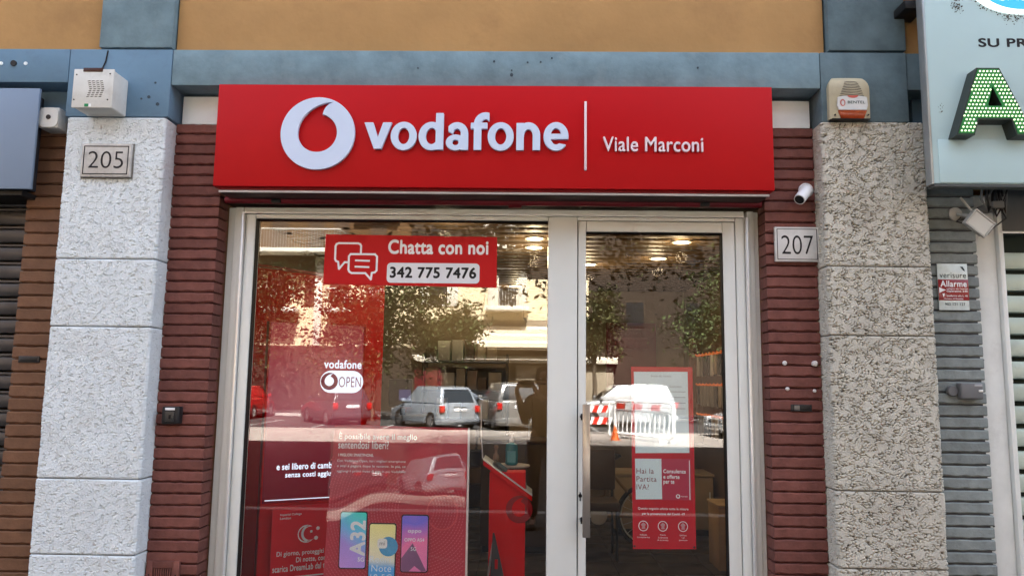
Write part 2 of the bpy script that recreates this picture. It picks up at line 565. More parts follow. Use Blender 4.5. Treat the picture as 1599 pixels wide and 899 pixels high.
# ------------------------------------------------------------------ the shop's own building: beam, plaster panels, upper storeys
bld = thing('apartment_building', 'ochre and blue-grey plastered building front above the red shop sign', 'building', (0, 0, 3.17))
BX('wall_panel', -6, -2.347, -.085, .3, 3.372, 4.4, OCHRE, bld, bevel=.006)
BX('wall_panel', -1.938, 1.588, -.085, .3, 3.372, 4.4, OCHRE, bld, bevel=.006)
BX('wall_panel', 2.012, 6, -.085, .3, 3.372, 4.4, OCHRE, bld, bevel=.006)
BX('pilaster', -2.345, -1.944, -.125, .3, 3.378, 4.4, GREYP, bld, bevel=.008)
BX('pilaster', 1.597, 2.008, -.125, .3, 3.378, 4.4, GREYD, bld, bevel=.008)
BX('beam', -6, -2.502, -.12, .3, 3.18, 3.370, BLUEP, bld, bevel=.006)
BX('beam', -2.50, -1.938, -.12, .3, 2.99, 3.370, BLUEP, bld, bevel=.006)
BX('beam', -1.936, 1.548, -.118, .3, 3.168, 3.370, GREYP, bld, bevel=.006)
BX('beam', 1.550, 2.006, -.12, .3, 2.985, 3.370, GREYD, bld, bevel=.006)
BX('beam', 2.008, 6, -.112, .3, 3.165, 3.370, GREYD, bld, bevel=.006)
# white patches of wall left and right of the sign, and the blue wall above the outer piers
BX('white_patch', -1.925, -1.60, .012, .3, 2.995, 3.155, WHITEP, bld, bevel=.004)
BX('white_patch', 1.20, 1.535, .012, .3, 2.995, 3.150, WHITEP, bld, bevel=.004)
BX('lintel_strip', -6, -2.502, .01, .3, 2.985, 3.178, BLUEP, bld, bevel=.003)
BX('lintel_strip', 2.09, 6, .01, .3, 2.985, 3.163, BLUEP, bld, bevel=.003)
UP = MB().box(-30, 30, -.08, 12, 4.402, 23.2)
UP.box(-30, -4.5, .02, 12, 0, 4.40).box(4.6, 30, .02, 12, 0, 4.40)
UP.box(-4.499, 4.599, .31, 12, 3.20, 4.401)
UP.box(-4.499, 4.599, 6.4, 12, 0, 3.199)
UP.build('upper_storeys', M('upper_ochre', (.50, .28, .11), .9, var=.1, vs_=1), bld, kind='stuff')
# screw holes and plugs in the beam
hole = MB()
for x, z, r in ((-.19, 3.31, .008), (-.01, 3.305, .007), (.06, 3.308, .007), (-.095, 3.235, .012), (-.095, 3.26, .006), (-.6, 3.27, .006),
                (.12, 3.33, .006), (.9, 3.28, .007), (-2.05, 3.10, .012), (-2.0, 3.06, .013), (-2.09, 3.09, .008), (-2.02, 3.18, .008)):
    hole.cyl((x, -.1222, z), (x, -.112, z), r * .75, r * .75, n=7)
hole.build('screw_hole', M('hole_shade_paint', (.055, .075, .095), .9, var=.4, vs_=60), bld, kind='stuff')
pl_ = MB()
for x in (-2.875, -2.74): pl_.cyl((x, -.124, 3.285), (x, -.11, 3.285), .010, n=10)
pl_.build('filler_spot', WHITEP, bld, kind='stuff')
MB().cyl((-2.805, -.128, 3.285), (-2.805, -.11, 3.285), .016, n=14).build('cable_outlet', BLACK, bld)

# ------------------------------------------------------------------ roughcast pillars: every block a displaced relief
def field(ny, nx, fy, fx, seed):
    """band-limited random field (cells given in cycles per sample), unit variance"""
    g = np.random.default_rng(seed)
    W_ = np.fft.fft2(g.standard_normal((ny, nx)))
    ky = np.fft.fftfreq(ny)[:, None] / fy; kx = np.fft.fftfreq(nx)[None, :] / fx
    k2 = ky ** 2 + kx ** 2
    W_ *= np.exp(-((np.sqrt(k2) - 1) / .45) ** 2)
    f = np.real(np.fft.ifft2(W_))
    return f / f.std()

def rough_block(name, x0, x1, yf, yb, z0, z1, mat, parent, seed, depth, cell, lenx, lenz, cover):
    h = cell
    c = .012
    path = [(x0, yb)]
    nl = int((yb - yf - c) / h)
    for i in range(1, nl + 1): path.append((x0, yb - (yb - yf - c) * i / nl))
    nf = int((x1 - x0 - 2 * c) / h)
    for i in range(nf + 1): path.append((x0 + c + (x1 - x0 - 2 * c) * i / nf, yf))
    for i in range(nl + 1): path.append((x1, yf + c + (yb - yf - c) * i / nl))
    nu = len(path)
    nv = int((z1 - z0) / h) + 1
    P = np.array(path)
    T = np.gradient(P, axis=0); T /= np.hypot(T[:, 0], T[:, 1])[:, None]
    Nn = np.stack([T[:, 1], -T[:, 0]], 1)
    A = field(nv, nu, h / lenz, h / lenx, seed)
    B = field(nv, nu, h / (lenz * 2.2), h / (lenx * 2.2), seed + 1)
    C = field(nv, nu, h / .014, h / .014, seed + 2)
    worm = np.exp(-(A / .27) ** 2) * np.clip((B + cover) * 1.6, 0, 1)
    H = -depth * worm + .00045 * C + .0006 * np.clip(B, -1, 1)
    D = field(nv, nu, h / .3, h / .3, seed + 3)
    H += .0012 * D
    zz = np.linspace(z0, z1, nv)
    edge = np.minimum(np.minimum(zz - z0, z1 - zz) / .006, 1)[:, None]
    H = H * (.4 + .6 * edge) - .005 * (1 - edge)
    X = P[None, :, 0] + Nn[None, :, 0] * H
    Y = P[None, :, 1] + Nn[None, :, 1] * H
    Z = np.repeat(zz[:, None], nu, 1)
    off = WL[parent.name]
    co = np.stack([X - off.x, Y - off.y, Z - off.z], -1).reshape(-1, 3)
    idx = np.arange(nv * nu).reshape(nv, nu)
    q = np.stack([idx[:-1, :-1], idx[:-1, 1:], idx[1:, 1:], idx[1:, :-1]], -1).reshape(-1, 4)
    me = bpy.data.meshes.new(name)
    k = len(co)
    caps = [tuple(int(i) for i in idx[-1, :]), tuple(int(i) for i in idx[0, ::-1])]
    me.from_pydata(co.tolist(), [], q.tolist() + caps)
    me.materials.append(mat)
    me.polygons.foreach_set('use_smooth', [True] * (len(me.polygons) - 2) + [False] * 2)
    o = bpy.data.objects.new(name, me); COL.objects.link(o); o.parent = parent
    WL[o.name] = off
    return o

COURSES = [(2.218, 2.985), (1.862, 2.213), (1.090, 1.857), (.718, 1.085), (.0, .713)]
pilL = thing('stone_pillar', 'white roughcast pillar carrying the house number 205', 'pillar', (-2.215, -.06, 0))
for i, (a, b) in enumerate(COURSES):
    rough_block('stone_block', -2.487, -1.948, -.12, .02, a, b, ROUGH_W, pilL, 40 + 7 * i, .0085, .0031, .026, .0165, .25)
BX('pillar_core', -2.475, -1.96, -.107, .04, 0, 2.98, M('joint_mortar', (.14, .14, .13), .95), pilL, bevel=0)
pilR = thing('stone_pillar', 'beige-grey roughcast pillar beneath the cream siren with the orange lamp', 'pillar', (1.81, -.06, 0))
for i, (a, b) in enumerate(COURSES):
    rough_block('stone_block', 1.543, 2.082, -.12, .02, a, b, ROUGH_G, pilR, 140 + 7 * i, .0230, .0031, .033, .0200, .72)
BX('pillar_core', 1.556, 2.07, -.107, .04, 0, 2.98, MATS['joint_mortar'], pilR, bevel=0)

# ------------------------------------------------------------------ brick piers: each course one long painted brick
def brick_mesh(x0, x1, yd, hgt, mat, seed, open_left=True):
    """a long brick, origin at its bottom front left; edges uneven, with chips"""
    g = random.Random(seed)
    n = 9
    L_ = x1 - x0
    prof = []   # ring of (y,z) around the front, per station
    vs, fs = [], []
    for i in range(n + 1):
        x = L_ * i / n
        wob = [g.uniform(-1, 1) for _ in range(4)]
        zt = hgt + .0016 * wob[0]; zb = .0016 * wob[1]
        yf = .0013 * wob[2]
        chip = .004 if g.random() < .12 else 0
        r = .006
        ring = [(yd, zb), (yf + r, zb + chip * .3), (yf, zb + r + chip), (yf, zt - r), (yf + r, zt), (yd, zt)]
        vs += [(x, y, z) for y, z in ring]
    m = 6
    for i in range(n):
        for k in range(m):
            l = (k + 1) % m
            fs.append((i * m + k, i * m + l, (i + 1) * m + l, (i + 1) * m + k))
    fs.append(tuple(range(m))[::-1]); fs.append(tuple(range(n * m, n * m + m)))
    me = bpy.data.meshes.new('brick')
    me.from_pydata(vs, [], fs)
    bm = bmesh.new(); bm.from_mesh(me); bmesh.ops.recalc_face_normals(bm, faces=bm.faces)
    # round the vertical ends
    bm.to_mesh(me); bm.free()
    me.materials.append(mat)
    me.polygons.foreach_set('use_smooth', [True] * len(me.polygons)); me.set_sharp_from_angle(angle=R(28))
    return me

def pier(name, label, x0, x1, z1, pitch, gap, yd, mat, joint, seed, count, core_x=(.004, .004)):
    t = thing(name, label, 'brick wall', ((x0 + x1) / 2, 0, 0))
    off = WL[t.name]
    vars_ = [brick_mesh(x0, x1, yd, pitch - gap, mat, seed + i) for i in range(7)]
    g = random.Random(seed)
    for i in range(count):
        z = z1 - pitch * (i + 1)
        o = bpy.data.objects.new('brick', g.choice(vars_)); COL.objects.link(o); o.parent = t
        o.location = (x0 - off.x + g.uniform(-.0008, .0008), g.uniform(-.002, .002), z + gap)
    BX('mortar', x0 + core_x[0], x1 - core_x[1], .010, yd - .002, 0, z1, joint, t, bevel=0)
    return t
pier('brick_pier', 'dark red brick pier right of the white pillar', -1.946, -1.682, 2.992, .0586, .0075, .125, BRICK_R, JOINT_R, 1, 51, (.01, .01))
pier('brick_pier', 'dark red brick pier carrying the house number 207', 1.272, 1.541, 2.992, .0586, .0075, .125, BRICK_R, JOINT_R, 30, 51, (.01, .01))
pier('brick_pier', 'brown brick pier between the dark shutter and the white pillar', -2.745, -2.489, 2.982, .0682, .007, .12, BRICK_B, JOINT_B, 60, 43, (.01, .01))
pier('brick_pier', 'grey painted brick pier with the red and white alarm sticker', 2.084, 2.385, 2.98, .0612, .009, .10, BRICK_G, JOINT_G, 90, 48, (.01, .014))

# ------------------------------------------------------------------ neighbours' shutters
def shutter(label, x0, x1, y, z1, pitch, mat, prof):
    t = thing('roller_shutter', label, 'shutter', ((x0 + x1) / 2, y, 0))
    off = WL[t.name]
    mb = MB().prism(prof, x0, x1, lambda a, b, d: (d, y + a, b))
    first = mb.build('slat', mat, t, smooth=True, angle=25)
    n = int(z1 / pitch)
    for i in range(1, n):
        o = first.copy(); COL.objects.link(o); o.location = (0, 0, pitch * i)
    return t, off
SH_L = M('dark_shutter_paint', (.075, .072, .072), .4, metal=.4, var=.25, vs_=5, rnd=.06, dirt=(.02, .018, .017), dirt_amt=.5)
SH_R = M('pale_green_shutter_paint', (.45, .53, .46), .4, metal=.15, var=.12, vs_=4, rnd=.05, dirt=(.25, .27, .26), dirt_amt=.5, dirt_scale=6)
profL = [(.0, .004), (-.012, .010), (-.020, .030), (-.022, .055), (-.018, .074), (-.006, .082), (-.016, .086), (-.016, .096), (0, .098), (.012, .098), (.012, .004)]
t, _ = shutter('dark roller shutter of the neighbouring shop beneath the blue-grey box', -4.4, -2.735, .13, 2.72, .1015, SH_L, profL)
profR = [(.0, .012), (-.022, .016), (-.026, .030), (-.024, .085), (-.016, .103), (.0, .106), (.012, .106), (.012, .012)]
t, _ = shutter('pale green ribbed roller shutter on the right below the pharmacy style sign', 2.556, 4.3, .10, 2.42, .1172, SH_R, profR)
BX('shutter_backing', 2.53, 4.3, .125, .14, 0, 2.9, M('shutter_dark', (.02, .03, .025), .8), t, bevel=0)
BX('shutter_box', 2.535, 4.3, .03, .12, 2.43, 2.97, M('shutter_box_paint', (.10, .105, .105), .6, var=.15), t, bevel=.004)
BX('box_edge', 2.535, 4.3, .022, .03, 2.425, 2.437, ALU_EDGE, t, bevel=.002)
fr = thing('metal_post', 'pale metal shutter post beside the grey brick pier', 'post', (2.46, .06, 0))
PALE = M('pale_post_paint', (.72, .75, .73), .5, var=.08, vs_=5, bump=.15, bs=40, dirt=(.3, .3, .29), dirt_amt=.35, dirt_scale=5)
BX('post', 2.392, 2.518, .055, .2, 0, 2.64, PALE, fr, bevel=.004)
BX('guide_rail', 2.521, 2.548, .03, .2, 0, 2.60, ALU, fr, bevel=.004)
for z in (2.30, 2.02, 1.75, 1.30, .9):
    MB().cyl((2.412, .05, z), (2.412, .06, z), .005, n=8).build('screw', BLACK, fr)

aw = thing('sign_box', 'plain blue-grey sign box over the dark shutter at the left edge', 'sign box', (-3.5, -.1, 2.58))
BX('face_panel', -4.4, -2.636, -.14, -.122, 2.583, 3.138, M('slate_blue_panel', (.19, .255, .35), .45, var=.04, vs_=1.5), aw, bevel=.003)
BX('casing', -4.4, -2.70, -.120, .0, 2.60, 3.13, M('slate_casing', (.05, .055, .07), .6), aw, bevel=.003)
BX('underside_lip', -4.4, -2.70, -.11, .11, 2.555, 2.583, BLACK, aw, bevel=.002)

# ------------------------------------------------------------------ the red shop sign
sg = thing('shop_sign', 'long red fascia sign with white round mark and raised white vodafone lettering', 'shop sign', (-.19, -.1, 2.6))
BX('sign_panel', -1.656, 1.276, -.16, .0, 2.602, 3.158, RED_SIGN, sg, bevel=.003)
BX('under_panel', -1.63, 1.25, -.135, .0, 2.588, 2.6015, M('sign_red_dark', (.20, .008, .012), .5), sg, bevel=.001)
BX('edge_strip', -1.632, 1.255, -.14, -.128, 2.574, 2.5855, M('worn_edge_strip', (.50, .47, .46), .4, var=.15, vs_=4), sg, bevel=.002)
BX('soffit', -1.63, 1.25, -.127, .09, 2.576, 2.587, M('soffit_dark', (.05, .03, .03), .5), sg, bevel=.001)
ACRYL = M('white_acrylic', (.56, .66, .83), .35, var=.02)
ACRYL2 = M('pinkish_acrylic', (.76, .66, .70), .4, var=.02)
F16 = Plane((0, -.16, 0))
mark('round_mark', ACRYL, sg, F16, -1.109, 2.884, .1945, .002, .022, .0015)
def grid(x0, x1, y0, y1, h):
    xs = np.arange(x0, x1 + h, h); ys = np.arange(y0, y1 + h, h)
    X, Y = np.meshgrid(xs, ys); return X, Y
def elf(X, Y, cx, cy, rx, ry): return (1 - np.hypot((X - cx) / rx, (Y - cy) / ry)) * min(rx, ry)
def bxf(X, Y, x0, x1, y0, y1): return np.minimum(np.minimum(X - x0, x1 - X), np.minimum(Y - y0, y1 - Y))
def cvx(X, Y, pts):
    out = None
    n = len(pts); cx = sum(p[0] for p in pts) / n; cy_ = sum(p[1] for p in pts) / n
    for i in range(n):
        (ax, ay), (bx, by) = pts[i], pts[(i + 1) % n]
        l = math.hypot(bx - ax, by - ay)
        d = ((bx - ax) * (Y - ay) - (by - ay) * (X - ax)) / l
        if ((bx - ax) * (cy_ - ay) - (by - ay) * (cx - ax)) < 0: d = -d
        out = d if out is None else np.minimum(out, d)
    return out
mx_, mn_ = np.maximum, np.minimum
def ringf(X, Y, cx, cy, rx, ry, ix, iy): return mn_(elf(X, Y, cx, cy, rx, ry), -elf(X, Y, cx, cy, ix, iy))
def G_v(X, Y): return mx_(cvx(X, Y, [(570.7, 193.9), (583.8, 193.9), (597.6, 234), (586.4, 234)]), cvx(X, Y, [(599.6, 193.9), (612.6, 193.9), (597.6, 234), (586.4, 234)]))
def G_o(X, Y): return ringf(X, Y, 632, 214.6, 19.8, 21.6, 9.0, 12.8)
def G_d(X, Y): return mx_(mn_(ringf(X, Y, 675.2, 214.8, 19.8, 21.6, 9.2, 12.8), 690 - X), bxf(X, Y, 681.8, 693.2, 179.6, 235.4))
def G_a(X, Y):
    top = mn_(mn_(ringf(X, Y, 714.6, 211.2, 17.0, 17.4, 6.2, 8.0), 212 - Y), X - 701.5)
    top = mn_(top, ((X - 701.5) * .55 + (207.5 - Y)))
    return mx_(mx_(mn_(ringf(X, Y, 712.4, 224.6, 14.6, 11.8, 5.2, 4.6), 724 - X), bxf(X, Y, 720.6, 731.6, 209.5, 236)), top)
def G_f(X, Y):
    hook = mn_(mn_(ringf(X, Y, 758.5, 196.0, 17.6, 17.4, 6.6, 7.4), 197 - Y), 764.0 - X)
    return mx_(mx_(bxf(X, Y, 740.9, 751.9, 194, 236), hook), bxf(X, Y, 736, 761, 194.6, 203.4))
def G_o2(X, Y): return ringf(X, Y, 782.2, 215.6, 19.8, 21.6, 9.0, 12.8)
def G_n(X, Y):
    arch = mn_(mn_(ringf(X, Y, 824.9, 214.0, 17.9, 19.8, 7.0, 9.6), 215 - Y), X - 812)
    return mx_(mx_(bxf(X, Y, 806.7, 817.6, 195.2, 236.4), arch), bxf(X, Y, 831.9, 842.8, 213, 236.4))
def G_e(X, Y):
    r = ringf(X, Y, 867.6, 215.6, 18.9, 21.6, 8.8, 12.8)
    r = mx_(r, mn_(bxf(X, Y, 853, 886.2, 211.8, 219.4), elf(X, Y, 867.6, 215.6, 18.9, 21.6)))
    cut = mn_(mn_(X - 869, Y - 219.4), (227.5 - Y) + .22 * (X - 877))
    return mn_(r, -cut)
def sxy(px, py): return (-.848 + (px - 575) * .003386, 2.992 - (py - .008 * (px - 575) - 180) * .00351)
for fn, x0, x1 in ((G_v, 569, 614), (G_o, 611, 653), (G_d, 654, 695), (G_a, 696, 733), (G_f, 734, 766), (G_o2, 761, 803), (G_n, 805, 844), (G_e, 847, 888)):
    X, Y = grid(x0, x1, 176, 239, .5)
    c = contours(np.pad(fn(X, Y), 1, constant_values=-1), x0 - .5, 175.5, .5, .06)
    c = [[sxy(*p) for p in k] for k in c]
    plate('letter', c[0], ACRYL, sg, F16, .002, .022, .0012, holes=c[1:])
BX('divider', .291, .303, -.176, -.1605, 2.697, 3.069, ACRYL2, sg, bevel=.002)
def letters_of(body, parent, mat, pl, x0, x1, z0, z1, d0, d1, weight, name='letter'):
    cs = bold_outline(body, weight, 1.04, 90)
    allp = np.array([p for c in cs for p in c]); lo, hi = allp.min(0), allp.max(0)
    cs = [[(x0 + (p[0] - lo[0]) / (hi[0] - lo[0]) * (x1 - x0), z0 + (p[1] - lo[1]) / (hi[1] - lo[1]) * (z1 - z0)) for p in c] for c in cs]
    cs.sort(key=lambda c: min(p[0] for p in c))
    groups = []
    for c in cs:
        a, b = min(p[0] for p in c), max(p[0] for p in c)
        if groups and a < groups[-1][1] - .35 * (b - a):
            groups[-1][2].append(c); groups[-1][1] = max(groups[-1][1], b)
        else: groups.append([a, b, [c]])
    for a, b, g in groups:
        plate(name, g[0], mat, parent, pl, d0, d1, 0, holes=g[1:])
letters_of('Viale Marconi', sg, ACRYL2, F16, .389, .908, 2.799, 2.878, .001, .016, .012)

# shutter rail above the shop front
rail = thing('shutter_rail', 'dark red shutter end bar tucked under the red sign above the window', 'rail', (-.2, .05, 2.56))
RAILM = M('rail_red', (.16, .012, .02), .35, var=.25, vs_=8, dirt=(.05, .01, .012), dirt_amt=.6)
MB().tube([(-1.66, .03, 2.572), (1.262, .03, 2.572)], .019, 12).build('bar', RAILM, rail, smooth=True)
MB().cyl((-.105, .03, 2.568), (-.035, .03, 2.568), .027, n=16).build('lock_cylinder', RAILM, rail, smooth=True)
for x in (-1.40, .93):
    BX('stop_block', x, x + .05, .0, .05, 2.555, 2.575, BLACK, rail)
BX('channel', -1.672, 1.27, .055, .2, 2.562, 2.60, BLACK, rail, bevel=.003)

# ------------------------------------------------------------------ shop front: fixed window and door
win = thing('shop_window', 'large fixed shop window in an aluminium frame left of the door', 'window', (-.7, .1, 0))
def bar(parent, x0, x1, z0, z1, y0=.1, y1=.17, mat=None, name='frame_bar', bevel=.004):
    return BX(name, x0, x1, y0, y1, z0, z1, mat or ALU, parent, bevel=bevel)
bar(win, -1.676, -1.636, 0, 2.552, .125, .19)
bar(win, -1.634, -1.586, 0, 2.552, .108, .19)
bar(win, -1.5835, -1.5705, 0, 2.515, .080, .19, ALU_EDGE, 'edge_bead', .002)
bar(win, -1.568, -1.515, 0, 2.512, .10, .18)
bar(win, -1.5845, 1.19, 2.514, 2.552, .108, .19)
bar(win, -1.5865, 1.186, 2.5125, 2.520, .082, .107, ALU_EDGE, 'edge_bead', .002)
bar(win, -1.513, .1125, 2.487, 2.5115, .10, .18)
bar(win, -1.513, .1125, 0, .34, .10, .18)
bar(win, .115, .274, 0, 2.5115, .098, .18)
BX('gasket', -1.5165, -1.5115, .11, .16, .34, 2.486, RUBBER, win, bevel=0)
BX('gasket', -1.511, .111, .1105, .16, 2.4835, 2.489, RUBBER, win, bevel=0)
BX('pane', -1.514, .1135, .138, .146, .338, 2.488, GLASS, win, bevel=0)

door = thing('shop_door', 'glazed aluminium shop door with a vertical bar handle', 'door', (.7, .1, 0))
bar(door, .280, .322, .015, 2.488, .105, .165)
bar(door, 1.071, 1.136, .015, 2.488, .105, .165)
bar(door, .324, 1.069, 2.430, 2.4875, .105, .165)
bar(door, .324, 1.069, .015, .20, .105, .165)
BX('pane', .3225, 1.0705, .138, .146, .199, 2.431, GLASS, door, bevel=0)
BX('gasket', 1.0665, 1.0725, .112, .16, .2, 2.43, RUBBER, door, bevel=0)
BX('gasket', .325, 1.066, .1125, .16, 2.4265, 2.4325, RUBBER, door, bevel=0)
hd = BX('handle', .299, .339, .028, .046, .811, 1.492, M('steel_bar', (.42, .38, .34), .28, metal=.8, var=.06), door, bevel=.004)
for z in (1.424, .892):
    MB().cyl((.292, .062, z), (.345, .062, z), .017, n=16).build('handle_mount', BLACK, hd, smooth=True)
    MB().cyl((.300, .045, z), (.300, .108, z), .011, n=12).build('standoff', BLACK, hd, smooth=True)
MB().cyl((.292, .098, 1.012), (.292, .106, 1.012), .010, n=14).build('keyhole', BLACK, door, smooth=True)
BX('key_slot', .289, .295, .0985, .106, .985, 1.03, BLACK, door, bevel=.001)
jm = thing('door_frame', 'aluminium door jamb against the right brick pier', 'frame', (1.2, .1, 0))
bar(jm, 1.1405, 1.188, 0, 2.5115, .10, .18)
bar(jm, 1.1900, 1.2035, 0, 2.5135, .080, .19, ALU_EDGE, 'edge_bead', .002)
bar(jm, 1.2055, 1.243, 0, 2.552, .108, .19)
bar(jm, 1.245, 1.272, 0, 2.552, .125, .19)
bar(jm, .277, 1.1385, 2.4915, 2.5115, .10, .18)
BX('shadow_gap', .2755, .2795, .12, .18, 0, 2.49, BLACK, jm, bevel=0)
BX('shadow_gap', 1.1365, 1.1400, .12, .18, 0, 2.49, BLACK, jm, bevel=0)
BX('threshold', .278, 1.138, .09, .2, 0, .012, ALU, jm, bevel=.002)

# ------------------------------------------------------------------ fixtures on the facade
def numplate(label, x0, x1, z0, z1, y, body, mat, border, inset, tx0, tx1, tz0, tz1, gap=0.):
    t = thing('house_number_plate', label, 'number plate', ((x0 + x1) / 2, y, z0))
    BX('plate', x0, x1, y - .02, y, z0, z1, mat, t, bevel=.003)
    pl = Plane((0, y - .02, 0))
    o = rounded(x0 + inset, x1 - inset, z0 + inset, z1 - inset, .001, 1)
    i = rounded(x0 + inset + border, x1 - inset - border, z0 + inset + border, z1 - inset - border, .001, 1)
    plate('border', o, BLACK_INK, t, pl, .0004, .0012, holes=(i,))
    lettering(body, t, BLACK_INK, pl, tz0, tz1, x0=tx0, x1=tx1, d=.001, weight=-.011, name='number', space=1.0, res=140)
    return t
t = numplate('weathered marble plate with 205 on the white pillar', -2.378, -2.112, 2.652, 2.832, -.122, '205', MARBLE, .005, .012, -2.338, -2.150, 2.697, 2.790)
BX('mortar_edge', -2.384, -2.104, -.124, -.118, 2.646, 2.838, M('plate_mortar', (.16, .155, .14), .9), t, bevel=.002)
numplate('clean marble plate with 207 on the dark red brick', 1.315, 1.548, 2.254, 2.440, .0, '207', MARBLE2, .0035, .010, 1.349, 1.516, 2.293, 2.394)

# white siren box, left
CASE = M('siren_white', (.60, .61, .58), .5, var=.07, vs_=10, dirt=(.36, .35, .32), dirt_amt=.5, dirt_scale=9)
s1 = thing('alarm_siren', 'square white alarm siren with slotted grille above the white pillar', 'siren', (-2.27, -.12, 2.985))
BX('case', -2.371, -2.166, -.262, -.12, 2.986, 3.188, CASE, s1, bevel=.008, seg=3)
BX('front_cover', -2.375, -2.162, -.272, -.2605, 2.982, 3.192, CASE, s1, bevel=.005)
BX('lamp_lens', -2.325, -2.222, -.275, -.20, 3.176, 3.197, M('brown_lens', (.05, .018, .014), .3), s1, bevel=.002)
sl = MB()
for r in range(9):
    for c in range(4):
        x = -2.283 + c * .0215 + (2 - abs(r - 4)) * .003; z = 3.020 + .022 + r * .0105
        sl.hexa([(x - .008, -.2735, z - .003), (x + .006, -.2735, z), (x + .006, -.270, z), (x - .008, -.270, z - .003),
                 (x - .008, -.2735, z), (x + .006, -.2735, z + .003), (x + .006, -.270, z + .003), (x - .008, -.270, z)])
sl.build('grille_slot', M('slot_brown', (.06, .045, .035), .7), s1, kind='stuff')
BX('green_sticker', -2.305, -2.283, -.2735, -.270, 2.988, 3.003, M('green_sticker_ink', (.01, .22, .08), .4), s1, bevel=0)
BX('white_sticker', -2.2825, -2.270, -.2733, -.270, 2.988, 3.003, WHITE_INK, s1, bevel=0)
for x, z in ((-2.358, 3.16), (-2.182, 3.165), (-2.362, 3.025), (-2.185, 3.025)):
    MB().cyl((x, -.274, z), (x, -.268, z), .004, n=8).build('screw', BLACK, s1)
tag(MB().tube([(-2.312, -.205, 3.195), (-2.318, -.16, 3.225), (-2.310, -.128, 3.26), (-2.300, -.123, 3.30), (-2.293, -.121, 3.36)], .004, 6)
    .build('cable', BLACK, org=(-2.31, -.12, 3.2), smooth=True), 'thin black cable rising from the square white siren', 'cable')

# small white junction box with a black lens, left
j = thing('junction_box', 'small white box with a black round hole under the left beam', 'box', (-2.59, 0, 2.93))
BX('case', -2.652, -2.545, -.10, .01, 2.932, 3.046, CASE, j, bevel=.006)
plate('cover', rounded(-2.650, -2.547, 2.935, 3.043, .03), CASE, j, Plane((0, -.10, 0)), .0005, .006)
MB().cyl((-2.598, -.1085, 2.990), (-2.598, -.10, 2.990), .013, n=18).build('lens', BLACK, j, smooth=True)

# cream siren with orange lamp, right
CREAM = M('siren_cream', (.40, .355, .24), .5, var=.08, vs_=12, dirt=(.26, .23, .18), dirt_amt=.45, dirt_scale=8)
s2 = thing('alarm_siren', 'cream curved alarm siren with an orange lamp on top of the right pillar', 'siren', (1.675, -.12, 2.985))
def dome(x0, x1, z0, z1, yb, yf):
    vs, fs = [], []
    nz = 14; nx = 12
    for k in range(nz + 1):
        z = z0 + (z1 - z0) * k / nz
        t_ = k / nz
        dep = (yb - yf) * (.86 + .14 * math.sin(PI * min(1, t_ / .8) * .5)) * (1 if t_ < .62 else max(.3, math.sqrt(max(0, 1 - ((t_ - .62) / .40) ** 2))))
        ins = .010 * max(0, (t_ - .75) / .25) ** 2 * 2.5
        for i in range(nx + 1):
            s = -1 + 2 * i / nx
            x = (x0 + x1) / 2 + ((x1 - x0) / 2 - ins) * s
            y = yb - dep * (1 - .42 * abs(s) ** 3.2)
            vs.append((x, y, z))
    n1 = nx + 1
    for k in range(nz):
        for i in range(nx):
            a = k * n1 + i; fs.append((a, a + 1, a + 1 + n1, a + n1))
    base = len(vs)
    for k in range(nz + 1):
        z = z0 + (z1 - z0) * k / nz
        ins = .010 * max(0, (k / nz - .75) / .25) ** 2 * 2.5
        vs += [(x0 + ins, yb, z), (x1 - ins, yb, z)]
    for k in range(nz):
        fs.append((base + 2 * k, k * n1, (k + 1) * n1, base + 2 * k + 2))
        fs.append((k * n1 + nx, base + 2 * k + 1, base + 2 * k + 3, (k + 1) * n1 + nx))
    fs.append(tuple([base] + list(range(0, n1)) + [base + 1])[::-1])
    fs.append(tuple([base + 2 * nz] + list(range(nz * n1, nz * n1 + n1)) + [base + 2 * nz + 1]))
    return MB().add(vs, fs)
DOME = (1.577, 1.788, 2.990, 3.219, -.12, -.175)
dome(*DOME).build('case', CREAM, s2, smooth=True, angle=50)
def dome_y(x, z):
    x0, x1, z0, z1, yb, yf = DOME
    t_ = (z - z0) / (z1 - z0)
    dep = (yb - yf) * (.86 + .14 * math.sin(PI * min(1, t_ / .8) * .5)) * (1 if t_ < .62 else max(.3, math.sqrt(max(0, 1 - ((t_ - .62) / .40) ** 2))))
    q = abs(x - (x0 + x1) / 2) / ((x1 - x0) / 2)
    return yb - dep * (1 - .42 * q ** 3.2)
for k in range(9):
    z = 3.113 + k * .0095
    w = .064 - k * .0038
    MB().tube([(1.687 + w * q, dome_y(1.687 + w * q, z - .005 * q * q) - .0002, z - .005 * q * q) for q in (-1, -.5, 0, .5, 1)], .0016, 5).build('vent_slot', BLACK, s2)
F22 = Plane((0, -.1752, 0))
plate('badge', [(1.616, 3.031), (1.758, 3.031), (1.766, 3.055), (1.762, 3.100), (1.735, 3.106), (1.640, 3.106), (1.613, 3.100), (1.608, 3.055)], M('badge_grey', (.55, .56, .54), .4), s2, F22, -.006, .001)
plate('badge_arc', [(1.662, 3.108)] + [(1.69 + .028 * math.cos(a), 3.107 - .012 * math.sin(a)) for a in np.linspace(PI, 0, 8)] + [(1.718, 3.108)], M('badge_red', (.5, .10, .075), .4), s2, F22, .0, .0022)
plate('emblem', ell(1.636, 3.069, .014, .019, 20), M('badge_red2', (.45, .12, .10), .4), s2, F22, .0011, .0017, holes=(ell(1.637, 3.068, .008, .013, 16),))
lettering('BENTEL', s2, M('badge_ink', (.03, .06, .05), .4), F22, 3.064, 3.079, x0=1.662, x1=1.752, d=.0018, weight=.02)
vs_l = [(1.614, -.1772, 3.029), (1.762, -.1772, 3.029), (1.748, -.168, 2.988), (1.628, -.168, 2.988)]
